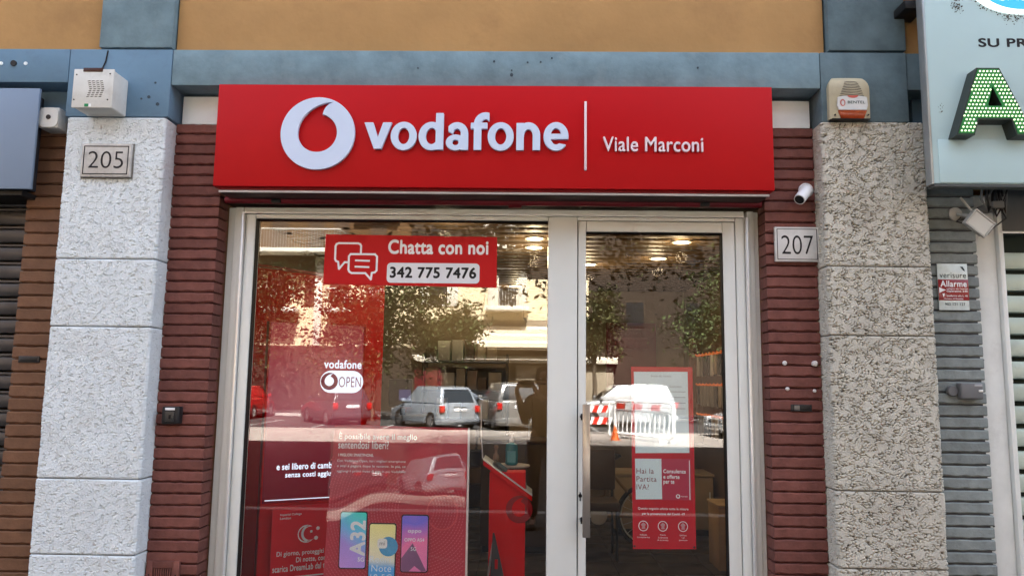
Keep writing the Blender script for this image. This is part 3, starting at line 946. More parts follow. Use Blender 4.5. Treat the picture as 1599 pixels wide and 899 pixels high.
MB().add(vs_l + [(x, -.13, z) for x, y, z in vs_l], [(0, 1, 2, 3), (7, 6, 5, 4), (0, 4, 5, 1), (1, 5, 6, 2), (2, 6, 7, 3), (3, 7, 4, 0)]).build('orange_lens', M('orange_lens', (.30, .045, .010), .25, var=.3, vs_=40, coat=.3), s2, bevel=.003)
BX('base', 1.582, 1.783, -.165, -.12, 2.984, 2.9895, BLACK, s2, bevel=.001)
for x in (1.600, 1.772): MB().cyl((x, -.168, 3.008), (x, -.14, 3.008), .004, n=8).build('screw', BLACK, s2)

# bullet camera on the right red pier
CAMW = M('camera_white', (.72, .74, .76), .35, var=.03)
bc = thing('security_camera', 'white bullet security camera on the red brick above plate 207', 'camera', (1.49, 0, 2.63))
MB().lathe([(.040, 0), (.040, .006), (.032, .014)], (1.495, .004, 2.645), (0, -1, 0), 24).build('mount', CAMW, bc, smooth=True)
d_ = Vector((-.58, -.50, -.64)).normalized(); p0 = Vector((1.488, -.035, 2.640))
MB().cyl((1.495, -.004, 2.645), p0, .012, n=12).build('arm', CAMW, bc, smooth=True)
MB().lathe([(.014, -.014), (.026, -.005), (.030, .005), (.030, .098), (.029, .106), (.026, .106)], p0, d_, 24).build('barrel', CAMW, bc, smooth=True)
MB().cyl(p0 + d_ * .100, p0 + d_ * .1072, .0245, n=20).build('lens', BLACK, bc, smooth=True)

# key switch, left red pier
ks = thing('key_switch', 'small black key switch on the left red brick pier', 'switch', (-1.85, 0, 1.36))
BX('case', -1.898, -1.806, -.045, .004, 1.362, 1.452, M('switch_black', (.02, .02, .022), .45, var=.1), ks, bevel=.008, seg=3)
BX('cover', -1.878, -1.830, -.050, -.0455, 1.376, 1.428, M('switch_cover', (.055, .055, .055), .35, metal=.4), ks, bevel=.002)
BX('label_strip', -1.880, -1.829, -.0475, -.0450, 1.434, 1.446, WHITE_INK, ks, bevel=.0005)
BX('key_slot', -1.858, -1.846, -.052, -.0501, 1.390, 1.412, BLACK, ks, bevel=.001)

# plugs, screws, slot plate on the right pier
PLUG = M('plug_white', (.68, .66, .64), .5)
for lab, x, z, r, dd in (('upper left white wall plug on the right red pier', 1.352, 1.719, .012, .006), ('largest white wall plug on the right red pier, upper right', 1.505, 1.718, .0145, .02),
                         ('lower left small white screw plug on the right red pier', 1.362, 1.585, .010, .006), ('lower right small white screw plug on the right red pier', 1.502, 1.577, .009, .006)):
    tag(MB().lathe([(r, 0), (r, dd), (r * .6, dd + r * .5)], (x, .002, z), (0, -1, 0), 14).build('wall_plug', PLUG, org=(x, 0, z), smooth=True), lab, 'plug', 'white plugs in the right red brick pier')
sp = thing('slot_plate', 'narrow black slot plate set in the right red brick pier', 'plate', (1.43, 0, 1.47))
BX('plate', 1.376, 1.484, -.006, .004, 1.470, 1.506, M('slot_metal', (.035, .035, .036), .35, metal=.5), sp, bevel=.003)
BX('left_tab', 1.392, 1.420, -.010, -.0065, 1.474, 1.502, M('slot_tab', (.14, .14, .14), .3, metal=.7), sp, bevel=.002)
BX('slot', 1.424, 1.474, -.0085, -.0065, 1.480, 1.496, BLACK, sp, bevel=.001)
sp = thing('slot_plate', 'narrow black slot plate set in the brown brick pier', 'plate', (-2.65, 0, 1.67))
BX('plate', -2.708, -2.594, -.006, .004, 1.670, 1.706, MATS['slot_metal'], sp, bevel=.003)
BX('slot', -2.695, -2.606, -.0085, -.0065, 1.680, 1.697, BLACK, sp, bevel=.001)

# vent grille low on the left red pier
vg = thing('vent_grille', 'red painted vent grille at the foot of the left brick pier', 'vent', (-1.85, 0, .5))
for a in ((-1.938, -1.905, .50, .668), (-1.800, -1.768, .50, .668), (-1.9045, -1.8005, .632, .668), (-1.9045, -1.8005, .50, .532)):
    BX('frame', a[0], a[1], -.013, .006, a[2], a[3], BRICK_R, vg, bevel=.003)
BX('backing', -1.906, -1.799, -.001, .004, .531, .633, BLACK, vg, bevel=0)
for i in range(9):
    BX('bar', -1.899 + i * .0115, -1.893 + i * .0115, -.010, -.0015, .533, .631, BRICK_R, vg, bevel=.001)
for x in (-1.922, -1.784): MB().cyl((x, -.0145, .60), (x, -.01, .60), .004, n=8).build('screw', BLACK, vg)

# alarm sticker on the grey pier
al = thing('alarm_sticker', 'glossy white and red burglar alarm notice on the grey bricks', 'notice', (2.245, 0, 2.0))
STKW = M('sticker_white', (.62, .70, .68), .18, var=.12, vs_=25, coat=.5)
STKR = M('sticker_red', (.25, .012, .016), .25, var=.06, coat=.4)
BX('panel', 2.165, 2.322, -.010, -.004, 2.006, 2.252, STKW, al, bevel=.001)
BX('red_band', 2.1645, 2.3225, -.012, -.0102, 2.057, 2.168, STKR, al, bevel=.0005)
FS = Plane((0, -.0105, 0))
INKD = M('dark_teal_ink', (.03, .05, .05), .4)
lettering('verisure', al, INKD, FS, 2.176, 2.204, x0=2.175, x1=2.313, d=.001, weight=.012)
plate('bird_emblem', [(2.284, 2.236), (2.298, 2.236), (2.306, 2.222), (2.308, 2.212), (2.300, 2.216), (2.293, 2.226)], INKD, al, FS, .0006, .0012)
FS2 = Plane((0, -.012, 0))
lettering('Allarme', al, WHITE_INK, FS2, 2.128, 2.162, x0=2.176, x1=2.313, d=.001, weight=.03)
plate('arrow', [(2.168, 2.126), (2.168, 2.096), (2.203, 2.112)], WHITE_INK, al, FS2, .0004, .001)
plate('drop_emblem', [(2.184, 2.092), (2.196, 2.094), (2.192, 2.078), (2.188, 2.074)], WHITE_INK, al, FS2, .0004, .001)
lettering('collegato alla Centrale', al, WHITE_INK, FS2, 2.113, 2.122, x0=2.206, x1=2.316, d=.001, weight=.03)
lettering('Operativa 24h', al, WHITE_INK, FS2, 2.098, 2.111, x0=2.206, x1=2.316, d=.001, weight=.03)
lettering('conforme alla L. 46', al, WHITE_INK, FS2, 2.077, 2.086, x0=2.206, x1=2.314, d=.001, weight=.02)
lettering('Ministero di Giustizia', al, WHITE_INK, FS2, 2.062, 2.070, x0=2.190, x1=2.290, d=.001, weight=.02)
lettering('902 121 127', al, INKD, FS, 2.030, 2.045, x0=2.195, x1=2.300, d=.001, weight=.02)

# grey shutter switch on the grey pier
gs = thing('key_switch', 'grey plastic shutter key switch on the grey painted bricks', 'switch', (2.28, 0, 1.54))
GSW = M('grey_switch', (.15, .155, .16), .45, var=.08)
MB().lathe([(.028, 0), (.028, .018), (.024, .024)], (2.207, .004, 1.586), (0, -1, 0), 24).build('cable_gland', GSW, gs, smooth=True)
BX('case', 2.232, 2.347, -.048, .004, 1.545, 1.628, GSW, gs, bevel=.010, seg=3)
BX('label_strip', 2.300, 2.338, -.051, -.0485, 1.610, 1.622, M('label_grey', (.4, .41, .42), .4), gs, bevel=.0005)
BX('lock', 2.318, 2.340, -.054, -.0485, 1.582, 1.594, ALU_EDGE, gs, bevel=.003)

# floodlight with its bracket and the cable tangle under the right sign
fl = thing('floodlight', 'small grey outdoor floodlight on a bracket beside the cable tangle', 'floodlight', (2.3, 0, 2.5))
FLG = M('flood_grey', (.40, .40, .37), .45, metal=.3, var=.12, vs_=20)
MB().lathe([(.036, 0), (.036, .012), (.022, .020)], (2.278, .0, 2.520), (0, -1, 0), 22).build('mount', FLG, fl, smooth=True)
MB().cyl((2.285, -.012, 2.520), (2.297, -.14, 2.475), .010, n=12).build('arm', FLG, fl, smooth=True)
u1 = Vector((.80, .1, -.60)).normalized(); u2 = Vector((.60, -.1, .80)); u2 = (u2 - u1 * u2.dot(u1)).normalized(); u3 = u1.cross(u2)
c0 = Vector((2.300, -.16, 2.437))
def obx(c, hx, hy, hz): return [tuple(c + u1 * sx * hx + u2 * sy * hy + u3 * sz * hz) for sz in (-1, 1) for sx, sy in ((-1, -1), (1, -1), (1, 1), (-1, 1))]
MB().hexa(obx(c0, .058, .040, .022)).build('housing', FLG, fl, bevel=.006)
for s_, hx, hy, ox, oy in ((1, .062, .005, 0, .042), (1, .062, .005, 0, -.042), (1, .005, .037, .060, 0), (1, .005, .037, -.060, 0)):
    MB().hexa(obx(c0 + u1 * ox + u2 * oy - u3 * .022 * (1 if u3.y > 0 else -1), hx, hy, .008)).build('rim', FLG, fl, bevel=.002)
MB().hexa(obx(c0 - u3 * .024 * (1 if u3.y > 0 else -1), .054, .036, .003)).build('lens', M('flood_lens', (.55, .55, .50), .3, var=.06), fl)
MB().tube([c0 - u1 * .045 + u2 * .03, c0 - u1 * .15 + u2 * .05], .006, 8).build('bracket_bar', FLG, fl)
MB().hexa(obx(c0 + u1 * .066, .010, .018, .012)).build('cable_gland', BLACK, fl, bevel=.002)
cb = thing('cable_bundle', 'tangle of black and grey cables hanging under the green letter sign', 'cables', (2.46, -.03, 2.55))
CG = M('cable_grey', (.16, .16, .15), .5)
g = random.Random(4)
for i in range(9):
    x = 2.36 + g.uniform(0, .14); x2 = 2.40 + g.uniform(-.01, .13)
    dz = g.uniform(.03, .11)
    MB().tube([(x, -.10, 2.70), (x + g.uniform(-.02, .02), -.09, 2.64), (x + g.uniform(-.02, .03), -.08, 2.62 - dz * .6), ((x + x2) / 2, -.08, 2.60 - dz),
               (x2, -.075, 2.61 - dz * .5), (x2 + .02, -.07, 2.70)], g.choice((.005, .006, .008)), 6).build('cable', g.choice((BLACK, BLACK, CG)), cb, smooth=True)
MB().tube([c0 + u1 * .07, (2.46, -.14, 2.47), (2.475, -.08, 2.53), (2.45, -.05, 2.57)], .004, 6).build('cable', BLACK, cb, smooth=True)
MB().tube([(2.30, -.02, 2.50), (2.27, -.03, 2.475), (2.29, -.05, 2.462), (2.33, -.08, 2.475)], .004, 6).build('cable', BLACK, cb, smooth=True)
BX('junction', 2.425, 2.485, -.10, .05, 2.535, 2.572, CG, cb, bevel=.006)

# ------------------------------------------------------------------ the white sign with the green lit letter
ps = thing('shop_sign', 'dirty white sign with a big green lit letter A and a blue oval', 'shop sign', (2.8, -.3, 2.6))
DIRTYW = M('dirty_white_panel', (.44, .60, .62), .4, var=.03, vs_=2)
BX('panel', 2.018, 3.7, -.30, -.245, 2.607, 4.2, DIRTYW, ps, bevel=.004)
BX('edge_profile', 2.006, 2.0175, -.302, -.243, 2.604, 4.2, M('edge_grey', (.33, .36, .37), .35, metal=.5), ps, bevel=.002)
BX('bottom_profile', 2.018, 3.7, -.298, -.243, 2.592, 2.6065, M('edge_dark', (.08, .09, .09), .5), ps, bevel=.002)
BX('lower_step', 2.045, 3.7, -.304, -.3005, 2.612, 2.832, DIRTYW, ps, bevel=.001)
BX('hanger', 1.95, 2.06, -.244, -.08, 3.555, 3.60, BLACK, ps)
BX('hanger', 2.6, 2.7, -.244, -.08, 3.0, 3.05, BLACK, ps)
FP = Plane((0, -.30, 0))
# letter A: channel letter, trapezoid with chamfered foot corners
LDEP = .08
Aout = [(2.097, 2.830), (2.2125, 3.174), (2.324, 3.174), (2.475, 2.830), (2.388, 2.830), (2.3675, 2.909), (2.207, 2.909), (2.185, 2.830)]
Ahole = [(2.256, 2.978), (2.326, 2.978), (2.284, 3.079)]
plate('letter', Aout, M('channel_letter_dark', (.028, .036, .032), .4, var=.1), ps, FP, .0005, LDEP, holes=(Ahole,))
def shrink(p, k): return [((x - 2.281) * k + 2.281, (z - 3.0) * k + 3.0) for x, z in p]
Ain = [(2.106, 2.838), (2.2185, 3.167), (2.318, 3.167), (2.464, 2.838), (2.393, 2.838), (2.3725, 2.917), (2.201, 2.917), (2.180, 2.838)]
plate('letter_face', Ain, M('green_face', (.008, .045, .018), .5, emit=(.01, .25, .04), es=.045), ps, FP, LDEP + .0003, LDEP + .002, holes=(Ahole,))
def inside(p, poly):
    c = False
    for i in range(len(poly)):
        (x1, y1), (x2, y2) = poly[i], poly[i - 1]
        if (y1 > p[1]) != (y2 > p[1]) and p[0] < (x2 - x1) * (p[1] - y1) / (y2 - y1) + x1: c = not c
    return c
leds = MB()
for r in range(17):
    for c in range(32):
        p = (2.085 + c * .0178 + (.0089 if r % 2 else 0), 2.851 + r * .0190)
        if inside(p, Ain) and not inside((p[0], p[1]), [((x - 2.289) * 1.22 + 2.289, (z - 3.012) * 1.2 + 3.012) for x, z in Ahole]):
            leds.lathe([(.0045, 0), (.0045, .003), (.003, .005)], FP(p[0], p[1], LDEP + .0015), (0, -1, 0), 8)
leds.build('lamp', M('led_lamp', (.8, .9, .7), .3, emit=(.80, 1.0, .50), es=.16), ps, kind='stuff')
lettering('SU PRO', ps, BLACK_INK, FP, 3.318, 3.366, x0=2.279, x1=2.60, d=.001, weight=.035)
ov = plate('oval_rim', ell(2.500, 3.64, .245, .145, 48), M('lit_white_rim', (.8, .82, .82), .3, emit=(1, 1, 1), es=.12), ps, FP, .0005, .012, .002)
plate('oval_face', ell(2.505, 3.644, .208, .128, 48), M('lit_blue_face', (.03, .20, .75), .3, emit=(.02, .22, .95), es=.16), ps, FP, .0125, .016, .001)
lettering('cristal', ps, M('lit_white_ink', (.8, .8, .8), .3, emit=(1, 1, 1), es=.12), FP, 3.561, 3.66, x0=2.375, x1=2.64, d=.0175, weight=.05)
# grime spots round the oval
gm = MB()
g = random.Random(12)
def blob(x, z, r):
    n = 9
    gm.add([FP(x + r * g.uniform(.6, 1.25) * math.cos(2 * PI * i / n), z + r * g.uniform(.5, 1.2) * math.sin(2 * PI * i / n), .0008 + g.random() * .0004) for i in range(n)], [tuple(range(n))])
for i in range(70):
    a = g.uniform(3.3, 5.3); rr = 1.03 + abs(g.gauss(0, .05))
    blob(2.5 + .245 * rr * math.cos(a), 3.64 + .145 * rr * math.sin(a), g.uniform(.001, .005))
for i in range(60): blob(2.185 + g.gauss(0, .014), 3.535 + g.gauss(0, .02), g.uniform(.001, .0045))
for i in range(70): blob(2.46 + g.gauss(0, .03), 3.472 + g.gauss(0, .012), g.uniform(.0008, .004))
for i in range(14): blob(2.075 + g.gauss(0, .006), 2.985 + g.gauss(0, .02), g.uniform(.001, .004))
gm.build('grime_spot', M('grime', (.07, .058, .05), .9, var=.4, vs_=60), ps, kind='stuff')

# ------------------------------------------------------------------ stickers and posters on the glass
PRINT_RED = M('print_red', (.52, .014, .026), .4, var=.03, spec=.03)
PRINT_RED2 = M('print_red_pale', (.40, .03, .045), .4, var=.03)
ch = thing('window_sticker', 'red chat sticker with phone number in the top of the shop window', 'sticker', (-.65, .138, 2.1))
FC = Plane((0, .134, 0))
plate('panel', [(-1.128, 2.407), (-.169, 2.400), (-.168, 2.117), (-1.131, 2.128)], M('sticker_vinyl_red', (.50, .012, .014), .4, var=.03, spec=.12), ch, Plane((0, .138, 0)), .0005, .004)
lettering('Chatta con noi', ch, WHITE_INK, FC, 2.299, 2.381, x0=-.775, x1=-.217, d=.0005, weight=.035)
plate('number_pill', rounded(-.778, -.264, 2.138, 2.250, .022), M('pill_white', (.74, .76, .80), .4, var=.02), ch, FC, .0002, .0008)
lettering('342 775 7476', ch, BLACK_INK, FC, 2.165, 2.228, x0=-.762, x1=-.282, d=.0012, weight=.036)
ic = MB()
def outline_band(pts, w, closed=True):
    n = len(pts)
    for i in range(n if closed else n - 1):
        a, b = Vector(pts[i]), Vector(pts[(i + 1) % n])
        d = (b - a).normalized() * w * .5; q = Vector((-d.y, d.x))
        z = .0006 + .0001 * (i % 2)
        ic.add([FC(*(a - d * .6 - q), z), FC(*(b + d * .6 - q), z), FC(*(b + d * .6 + q), z), FC(*(a - d * .6 + q), z)], [(0, 1, 2, 3)])
r1 = rounded(-1.070, -.925, 2.252, 2.357, .018, 3)
b1 = [(-.927, 2.300), (-.927, 2.342), (-.932, 2.352), (-.944, 2.357), (-1.052, 2.357), (-1.065, 2.352), (-1.070, 2.340), (-1.070, 2.268), (-1.065, 2.257), (-1.052, 2.252), (-1.046, 2.212), (-1.016, 2.250), (-.998, 2.250)]
outline_band(b1, .011, False)
b2 = [(-.848, 2.296), (-.836, 2.284), (-.836, 2.206), (-.846, 2.195), (-.862, 2.192), (-.866, 2.155), (-.898, 2.190), (-.975, 2.190), (-.988, 2.198), (-.993, 2.210), (-.993, 2.284), (-.984, 2.296)]
outline_band(b2, .011)
outline_band([(-.955, 2.261), (-.878, 2.259)], .010, False)
outline_band([(-.956, 2.226), (-.880, 2.224)], .010, False)
ic.build('chat_icon', WHITE_INK, ch, kind='stuff')

SLEEVE = glass_mat('clear_sleeve', 1.50, (.97, .97, .97))
SLEEVE2 = glass_mat('clear_sleeve_wavy', 1.58, (.97, .97, .97))
# door poster
dpz = thing('door_poster', 'tall red poster with pale blue panels hung behind the door glass', 'poster', (.74, .16, .73))
FD = Plane((0, .160, 0))
plate('panel', [(.573, 1.694), (.906, 1.695), (.910, .738), (.576, .733)], PRINT_RED, dpz, FD, -.004, 0)
PALEBLUE = M('print_pale_blue', (.70, .85, .87), .4, var=.03, spec=.05)
plate('notice', [(.587, 1.667), (.879, 1.670), (.882, 1.237), (.593, 1.232)], PALEBLUE, dpz, FD, .0005, .0012)
lettering('Avviso alla clientela', dpz, M('print_grey_ink', (.25, .30, .32), .5), FD, 1.640, 1.650, x0=.680, x1=.790, d=.0016)
for k, (x, t_) in enumerate(((.63, 'Lunedi'), (.72, 'Orario'), (.81, 'Sabato'))):
    lettering(t_, dpz, MATS['print_grey_ink'], FD, 1.592 - .004 * k, 1.604 - .004 * k, x0=x - .03, x1=x + .035, d=.0016)
for z in (1.56, 1.53, 1.50, 1.47): BX('rule', .605, .865, .1585, .1592, z, z + .003, MATS['print_grey_ink'], dpz, bevel=0)
plate('offer_card', [(.590, 1.203), (.888, 1.206), (.889, .990), (.593, .988)], M('print_card_red', (.46, .045, .085), .4, var=.03, spec=.03), dpz, FD, .0005, .0012)
plate('offer_panel', [(.590, 1.203), (.731, 1.204), (.733, .993), (.593, .990)], PALEBLUE, dpz, FD, .0014, .002)
INKR = M('print_dark_red_ink', (.22, .035, .045), .5)
for k, (s_, w) in enumerate((('Hai la', .093), ('Partita', .108), ('IVA?', .066))):
    lettering(s_, dpz, INKR, FD, 1.125 - .042 * k, 1.153 - .042 * k, x0=.597, x1=.597 + w, d=.0025, weight=.008)
for k, (s_, w) in enumerate((('Consulenza', .120), ('e offerte', .086), ('per te', .058))):
    lettering(s_, dpz, WHITE_INK, FD, 1.129 - .029 * k + (-.004 if k == 2 else 0), 1.150 - .029 * k, x0=.741, x1=.741 + w, d=.0017, weight=.03)
plate('card_edge', rounded(.879, .883, .992, 1.198, .0015), WHITE_INK, dpz, FD, .0014, .002)
mark('round_mark', WHITE_INK, dpz, FD, .818, 1.009, .011, .0014, .002)
lettering('business', dpz, WHITE_INK, FD, 1.006, 1.013, x0=.834, x1=.868, d=.0018)
lettering('Questo negozio adotta tutte le misure', dpz, WHITE_INK, FD, .934, .950, x0=.604, x1=.872, d=.001, weight=.02)
lettering('per la prevenzione dal Covid -19', dpz, WHITE_INK, FD, .908, .923, x0=.626, x1=.852, d=.001, weight=.02)
for x, a_, b_, c_ in ((.632, 'Indossa', 'la mascherina', ''), (.735, 'Rispetta', 'la distanza', 'di sicurezza'), (.842, 'Utilizza', 'il gel', 'igienizzante')):
    plate('icon_ring', ell(x, .853, .026, .027, 28), WHITE_INK, dpz, FD, .0006, .0012, holes=(ell(x, .853, .0225, .0235, 28),))
    plate('icon', [(x - .013, .860), (x, .872), (x + .013, .862), (x + .008, .850), (x + .010, .838), (x - .009, .838), (x - .006, .850)], M('icon_pink', (.55, .28, .30), .5), dpz, FD, .0006, .0012)
    for k, s_ in enumerate((a_, b_, c_)):
        if s_: lettering(s_, dpz, WHITE_INK, FD, .804 - .013 * k, .812 - .013 * k, cx=x, d=.001, weight=.01)
for x in (.584, .900): MB().cyl((x, .156, .748), (x, .161, .748), .006, n=10).build('pin', BLACK, dpz)
def sleeve(name, parent, x0, x1, z0, z1, y, tilt, amp, mat, seed, nx=14, nz=20):
    g = np.random.default_rng(seed)
    ph = g.uniform(0, 6.28, 6)
    vs, fs = [], []
    for k in range(nz + 1):
        for i in range(nx + 1):
            x = x0 + (x1 - x0) * i / nx; z = z0 + (z1 - z0) * k / nz
            w = amp * (math.sin(7 * x + 3 * z + ph[0]) + .7 * math.sin(5 * z - 6 * x + ph[1]) + .5 * math.sin(13 * x + 4 * z + ph[2]))
            vs.append((x, y + tilt * (z - z0) + w, z))
    for k in range(nz):
        for i in range(nx):
            a = k * (nx + 1) + i; fs.append((a, a + 1, a + nx + 2, a + nx + 1))
    o = MB().add(vs, fs).build(name, mat, parent, smooth=True, angle=180)
    sm = o.modifiers.new('smooth', 'SUBSURF'); sm.levels = 1; sm.render_levels = 2
    return o
sleeve('clear_sleeve', dpz, .577, .905, .745, 1.69, .1555, 0.0, .00035, SLEEVE, 5)

# ------------------------------------------------------------------ big phone poster behind the window
po = thing('window_poster', 'red poster with three phones standing behind the window glass', 'poster', (-.7, .3, .2))
FPo = Plane((0, .280, 0))
POST = M('poster_red', (.44, .042, .06), .45, var=.05, vs_=3, spec=.03)
plate('panel', [(-1.069, 1.351), (-.322, 1.344), (-.322, .2), (-1.112, .2)], POST, po, FPo, -.006, 0)
BX('clear_edge', -.3215, -.310, .274, .289, .2, 1.346, M('clear_edge', (.62, .55, .52), .3, var=.06), po, bevel=.002)
mark_c = (-.60, .90)
# printed ring pattern of small ticks round the big outlined mark
tk = MB()
for rr in np.arange(.10, .62, .0165):
    n = int(2 * PI * rr / .016)
    for i in range(n):
        a = 2 * PI * i / n
        x, z = mark_c[0] + rr * math.cos(a), mark_c[1] + rr * math.sin(a)
        if -1.085 < x < -.335 and .22 < z < 1.09 - .25 * (x + .7):
            dx, dz = math.cos(a) * .0025, math.sin(a) * .0025; ex, ez = -math.sin(a) * .005, math.cos(a) * .005
            tk.add([FPo(x - dx - ex, z - dz - ez, .0008), FPo(x + dx - ex, z + dz - ez, .0008), FPo(x + dx + ex, z + dz + ez, .0008), FPo(x - dx + ex, z - dz + ez, .0008)], [(0, 1, 2, 3)])
tk.build('ring_pattern', M('poster_tick', (.56, .075, .10), .45), po, kind='stuff')
plate('outlined_mark', ell(-.455, .885, .088, .096, 40), M('poster_line', (.58, .055, .07), .4), po, FPo, .001, .0014, holes=(ell(-.455, .885, .080, .088, 40),))
PINKW = M('poster_white_ink', (.88, .84, .84), .45)
lettering('È possibile avere il meglio', po, PINKW, FPo, 1.265, 1.315, x0=-1.043, x1=-.605, d=.0016, weight=.022)
lettering('sentendosi liberi?', po, PINKW, FPo, 1.222, 1.266, x0=-1.045, x1=-.762, d=.0016, weight=.022)
lettering('I MIGLIORI SMARTPHONE.', po, PINKW, FPo, 1.180, 1.196, x0=-1.042, x1=-.845, d=.0016, weight=.02)
for k, s_ in enumerate(('Con Vodafone Open, hai i migliori smartphone', 'e inizi a pagare dopo le vacanze. In più, se', 'aggiungi il primo mese di giga in più Vodafone')):
    lettering(s_, po, PINKW, FPo, 1.146 - .028 * k, 1.163 - .028 * k, x0=-1.047, x1=-.665, d=.0016)
ph1 = ramp_mat('phone_teal_purple', [(0, (232, 165, 240)), (.45, (185, 155, 240)), (.62, (120, 200, 250)), (.85, (50, 240, 210)), (1, (45, 225, 190))], (.5, 0, .87), .08, .62, .3, noise=.06)
ph2 = ramp_mat('phone_yellow', [(0, (60, 130, 215)), (.50, (95, 180, 245)), (.60, (250, 245, 215)), (1, (255, 246, 165))], (.1, 0, 1), .2, .62, .3, noise=.05)
ph3 = ramp_mat('phone_pink', [(0, (100, 75, 130)), (.25, (240, 130, 185)), (.5, (255, 130, 180)), (.75, (125, 115, 230)), (1, (190, 130, 215))], (-.3, 0, .95), .28, .78, .3, noise=.14, nscale=9)
def phone(x0, x1, z0, z1, m):
    a = plate('phone', rounded(x0, x1, z0, z1, .014), BLACK, po, FPo, .001, .006)
    return plate('phone_screen', rounded(x0 + .005, x1 - .005, z0 + .006, z1 - .006, .011), m, a, FPo, .0063, .0068)
p1 = phone(-1.017, -.866, .578, .884, ph1)
p2 = phone(-.855, -.704, .42, .824, ph2)
p3 = phone(-.678, -.526, .565, .872, ph3)
FV = Plane((0, .280, 0), (0, 0, 1), (-1, 0, 0))       # vertical lettering, reading upwards
lettering('A32', p1, WHITE_INK, FV, .872, .958, x0=.648, x1=.836, d=.0074, weight=.035)
lettering('5G', p1, WHITE_INK, FPo, .618, .641, x0=-.912, x1=-.876, d=.0074, weight=.035)
plate('globe', ell(-.745, .700, .052, .052, 28), M('globe_blue', (.09, .36, .62), .35, var=.2, vs_=12), p2, FPo, .007, .0073)
plate('app_badge', rounded(-.806, -.752, .690, .742, .015), M('badge_white', (.85, .85, .82), .4), p2, FPo, .0074, .0078)
lettering('mi', p2, M('badge_ink2', (.3, .3, .28), .4), FPo, .706, .727, x0=-.794, x1=-.764, d=.008, weight=.02)
for k, s_ in enumerate(('Redmi', 'Note', '10 5G')):
    lettering(s_, p2, M('pale_blue_ink', (.75, .85, .9), .4), FPo, .615 - .048 * k, .650 - .048 * k, cx=-.78, d=.0074, weight=.006)
lettering('oppo', p3, WHITE_INK, FPo, .770, .790, x0=-.640, x1=-.566, d=.0074, weight=.022)
lettering('OPPO A54', p3, WHITE_INK, FPo, .728, .747, x0=-.658, x1=-.549, d=.0074, weight=.022)
lettering('5G', p3, WHITE_INK, FPo, .680, .700, x0=-.622, x1=-.592, d=.0074, weight=.01)
plate('facet', [(-.672, .640), (-.612, .72), (-.535, .575), (-.560, .572), (-.60, .60), (-.63, .572), (-.672, .572)], M('facet_dark', (.24, .11, .22), .35), p3, FPo, .0071, .0073)
sleeve('clear_sleeve', po, -1.085, -.325, .2, 1.345, .208, .052, .0013, SLEEVE2, 9)
BX('foot', -1.0, -.42, .24, .50, .016, .03, M('poster_foot', (.05, .05, .05), .5), po, bevel=.003)
for x in (-.98, -.45): BX('upright', x, x + .02, .29, .31, .03, 1.30, MATS['poster_foot'], po, bevel=.002)

# ------------------------------------------------------------------ shop interior shell
FLOORM = M('floor_tile', (.045, .036, .031), .35, var=.15, vs_=5, rnd=.12)
fl_ = tag(BX('shop_floor', -2.06, 2.06, .2, 6.3, -.1, .004, M('floor_joint', (.012, .010, .009), .8), bevel=0), kind='structure')
tile0 = BX('floor_tile', -2.0 + .003, -2.0 + .397, .25, .644, .005, .015, FLOORM, fl_, bevel=.002)
for i in range(10):
    for k in range(15):
        if i or k:
            o = tile0.copy(); COL.objects.link(o); o.location = (.4 * i, .4 * k, 0)
WALLM = M('shop_wall_beige', (.21, .155, .10), .8, var=.06, vs_=2, bump=.1)
WALLD = M('shop_wall_brown', (.15, .095, .055), .75, var=.08, vs_=2)
tag(BX('shop_wall', -2.1, 2.1, 5.95, 6.2, 0, 3.2, WALLM, bevel=0), kind='structure')
tag(BX('shop_wall', -2.25, -2.06, .2, 5.949, 0, 3.2, WALLD, bevel=0), kind='structure')
tag(BX('shop_wall', 2.06, 2.25, .2, 5.949, 0, 3.2, WALLD, bevel=0), kind='structure')
ce = tag(BX('shop_ceiling', -2.06, 2.06, .2, 5.949, 3.02, 3.2, M('ceiling_dark', (.03, .022, .016), .8), bevel=0), kind='structure')
SLATM = M('ceiling_slat_brown', (.16, .105, .06), .5, var=.08, vs_=3, rnd=.12)
s0 = BX('slat', -2.055, 2.055, .28, .395, 2.80, 2.818, SLATM, ce, bevel=.003)
for k in range(1, 28):
    o = s0.copy(); COL.objects.link(o); o.location = (0, .2 * k, 0)

# lit downlights let into the slats
LAMPW = M('lamp_glow', (.9, .8, .6), .5, emit=(1, .80, .48), es=4)
def downlight(label, x, y, e, glow=False):
    t = thing('ceiling_lamp', label, 'lamp', (x, y, 2.79), 'round lamps in the slatted shop ceiling')
    MB().lathe([(.085, 0), (.085, .012), (.066, .012), (.066, 0)], (x, y, 2.786), n=22, cap=False).build('ring', M('lamp_ring', (.5, .45, .38), .4), t, smooth=True)
    MB().cyl((x, y, 2.788), (x, y, 2.797), .064, n=22).build('diffuser', LAMPW, t)
    l = bpy.data.lights.new('lamp_light', 'POINT'); l.energy = e * (1.1 if glow else 1); l.color = (1, .78, .47); l.shadow_soft_size = .05
    lo = bpy.data.objects.new('lamp_light', l); COL.objects.link(lo); lo.location = (0, 0, -.13); lo.parent = t
LE = 0.42
downlight('lit ceiling lamp seen upper right in the window, nearer of the close pair', .06, 2.20, LE)
downlight('lit ceiling lamp seen upper right in the window, farther of the close pair', .06, 2.62, LE)
downlight('lit ceiling lamp above the chat sticker with a broad glow', -.62, 1.50, LE, True)
downlight('lit ceiling lamp at the shop back, below the right end of the chat sticker', -.15, 5.35, LE)
downlight('lit ceiling lamp at the shop back, below the middle of the chat sticker', -1.05, 5.35, LE)
downlight('lit ceiling lamp seen highest through the door glass', 1.30, 2.30, LE)
downlight('lit ceiling lamp seen second from the top through the door glass', 1.25, 3.15, LE)
downlight('lit ceiling lamp with a yellow glow at the left edge of the door glass', .62, 3.55, LE, True)

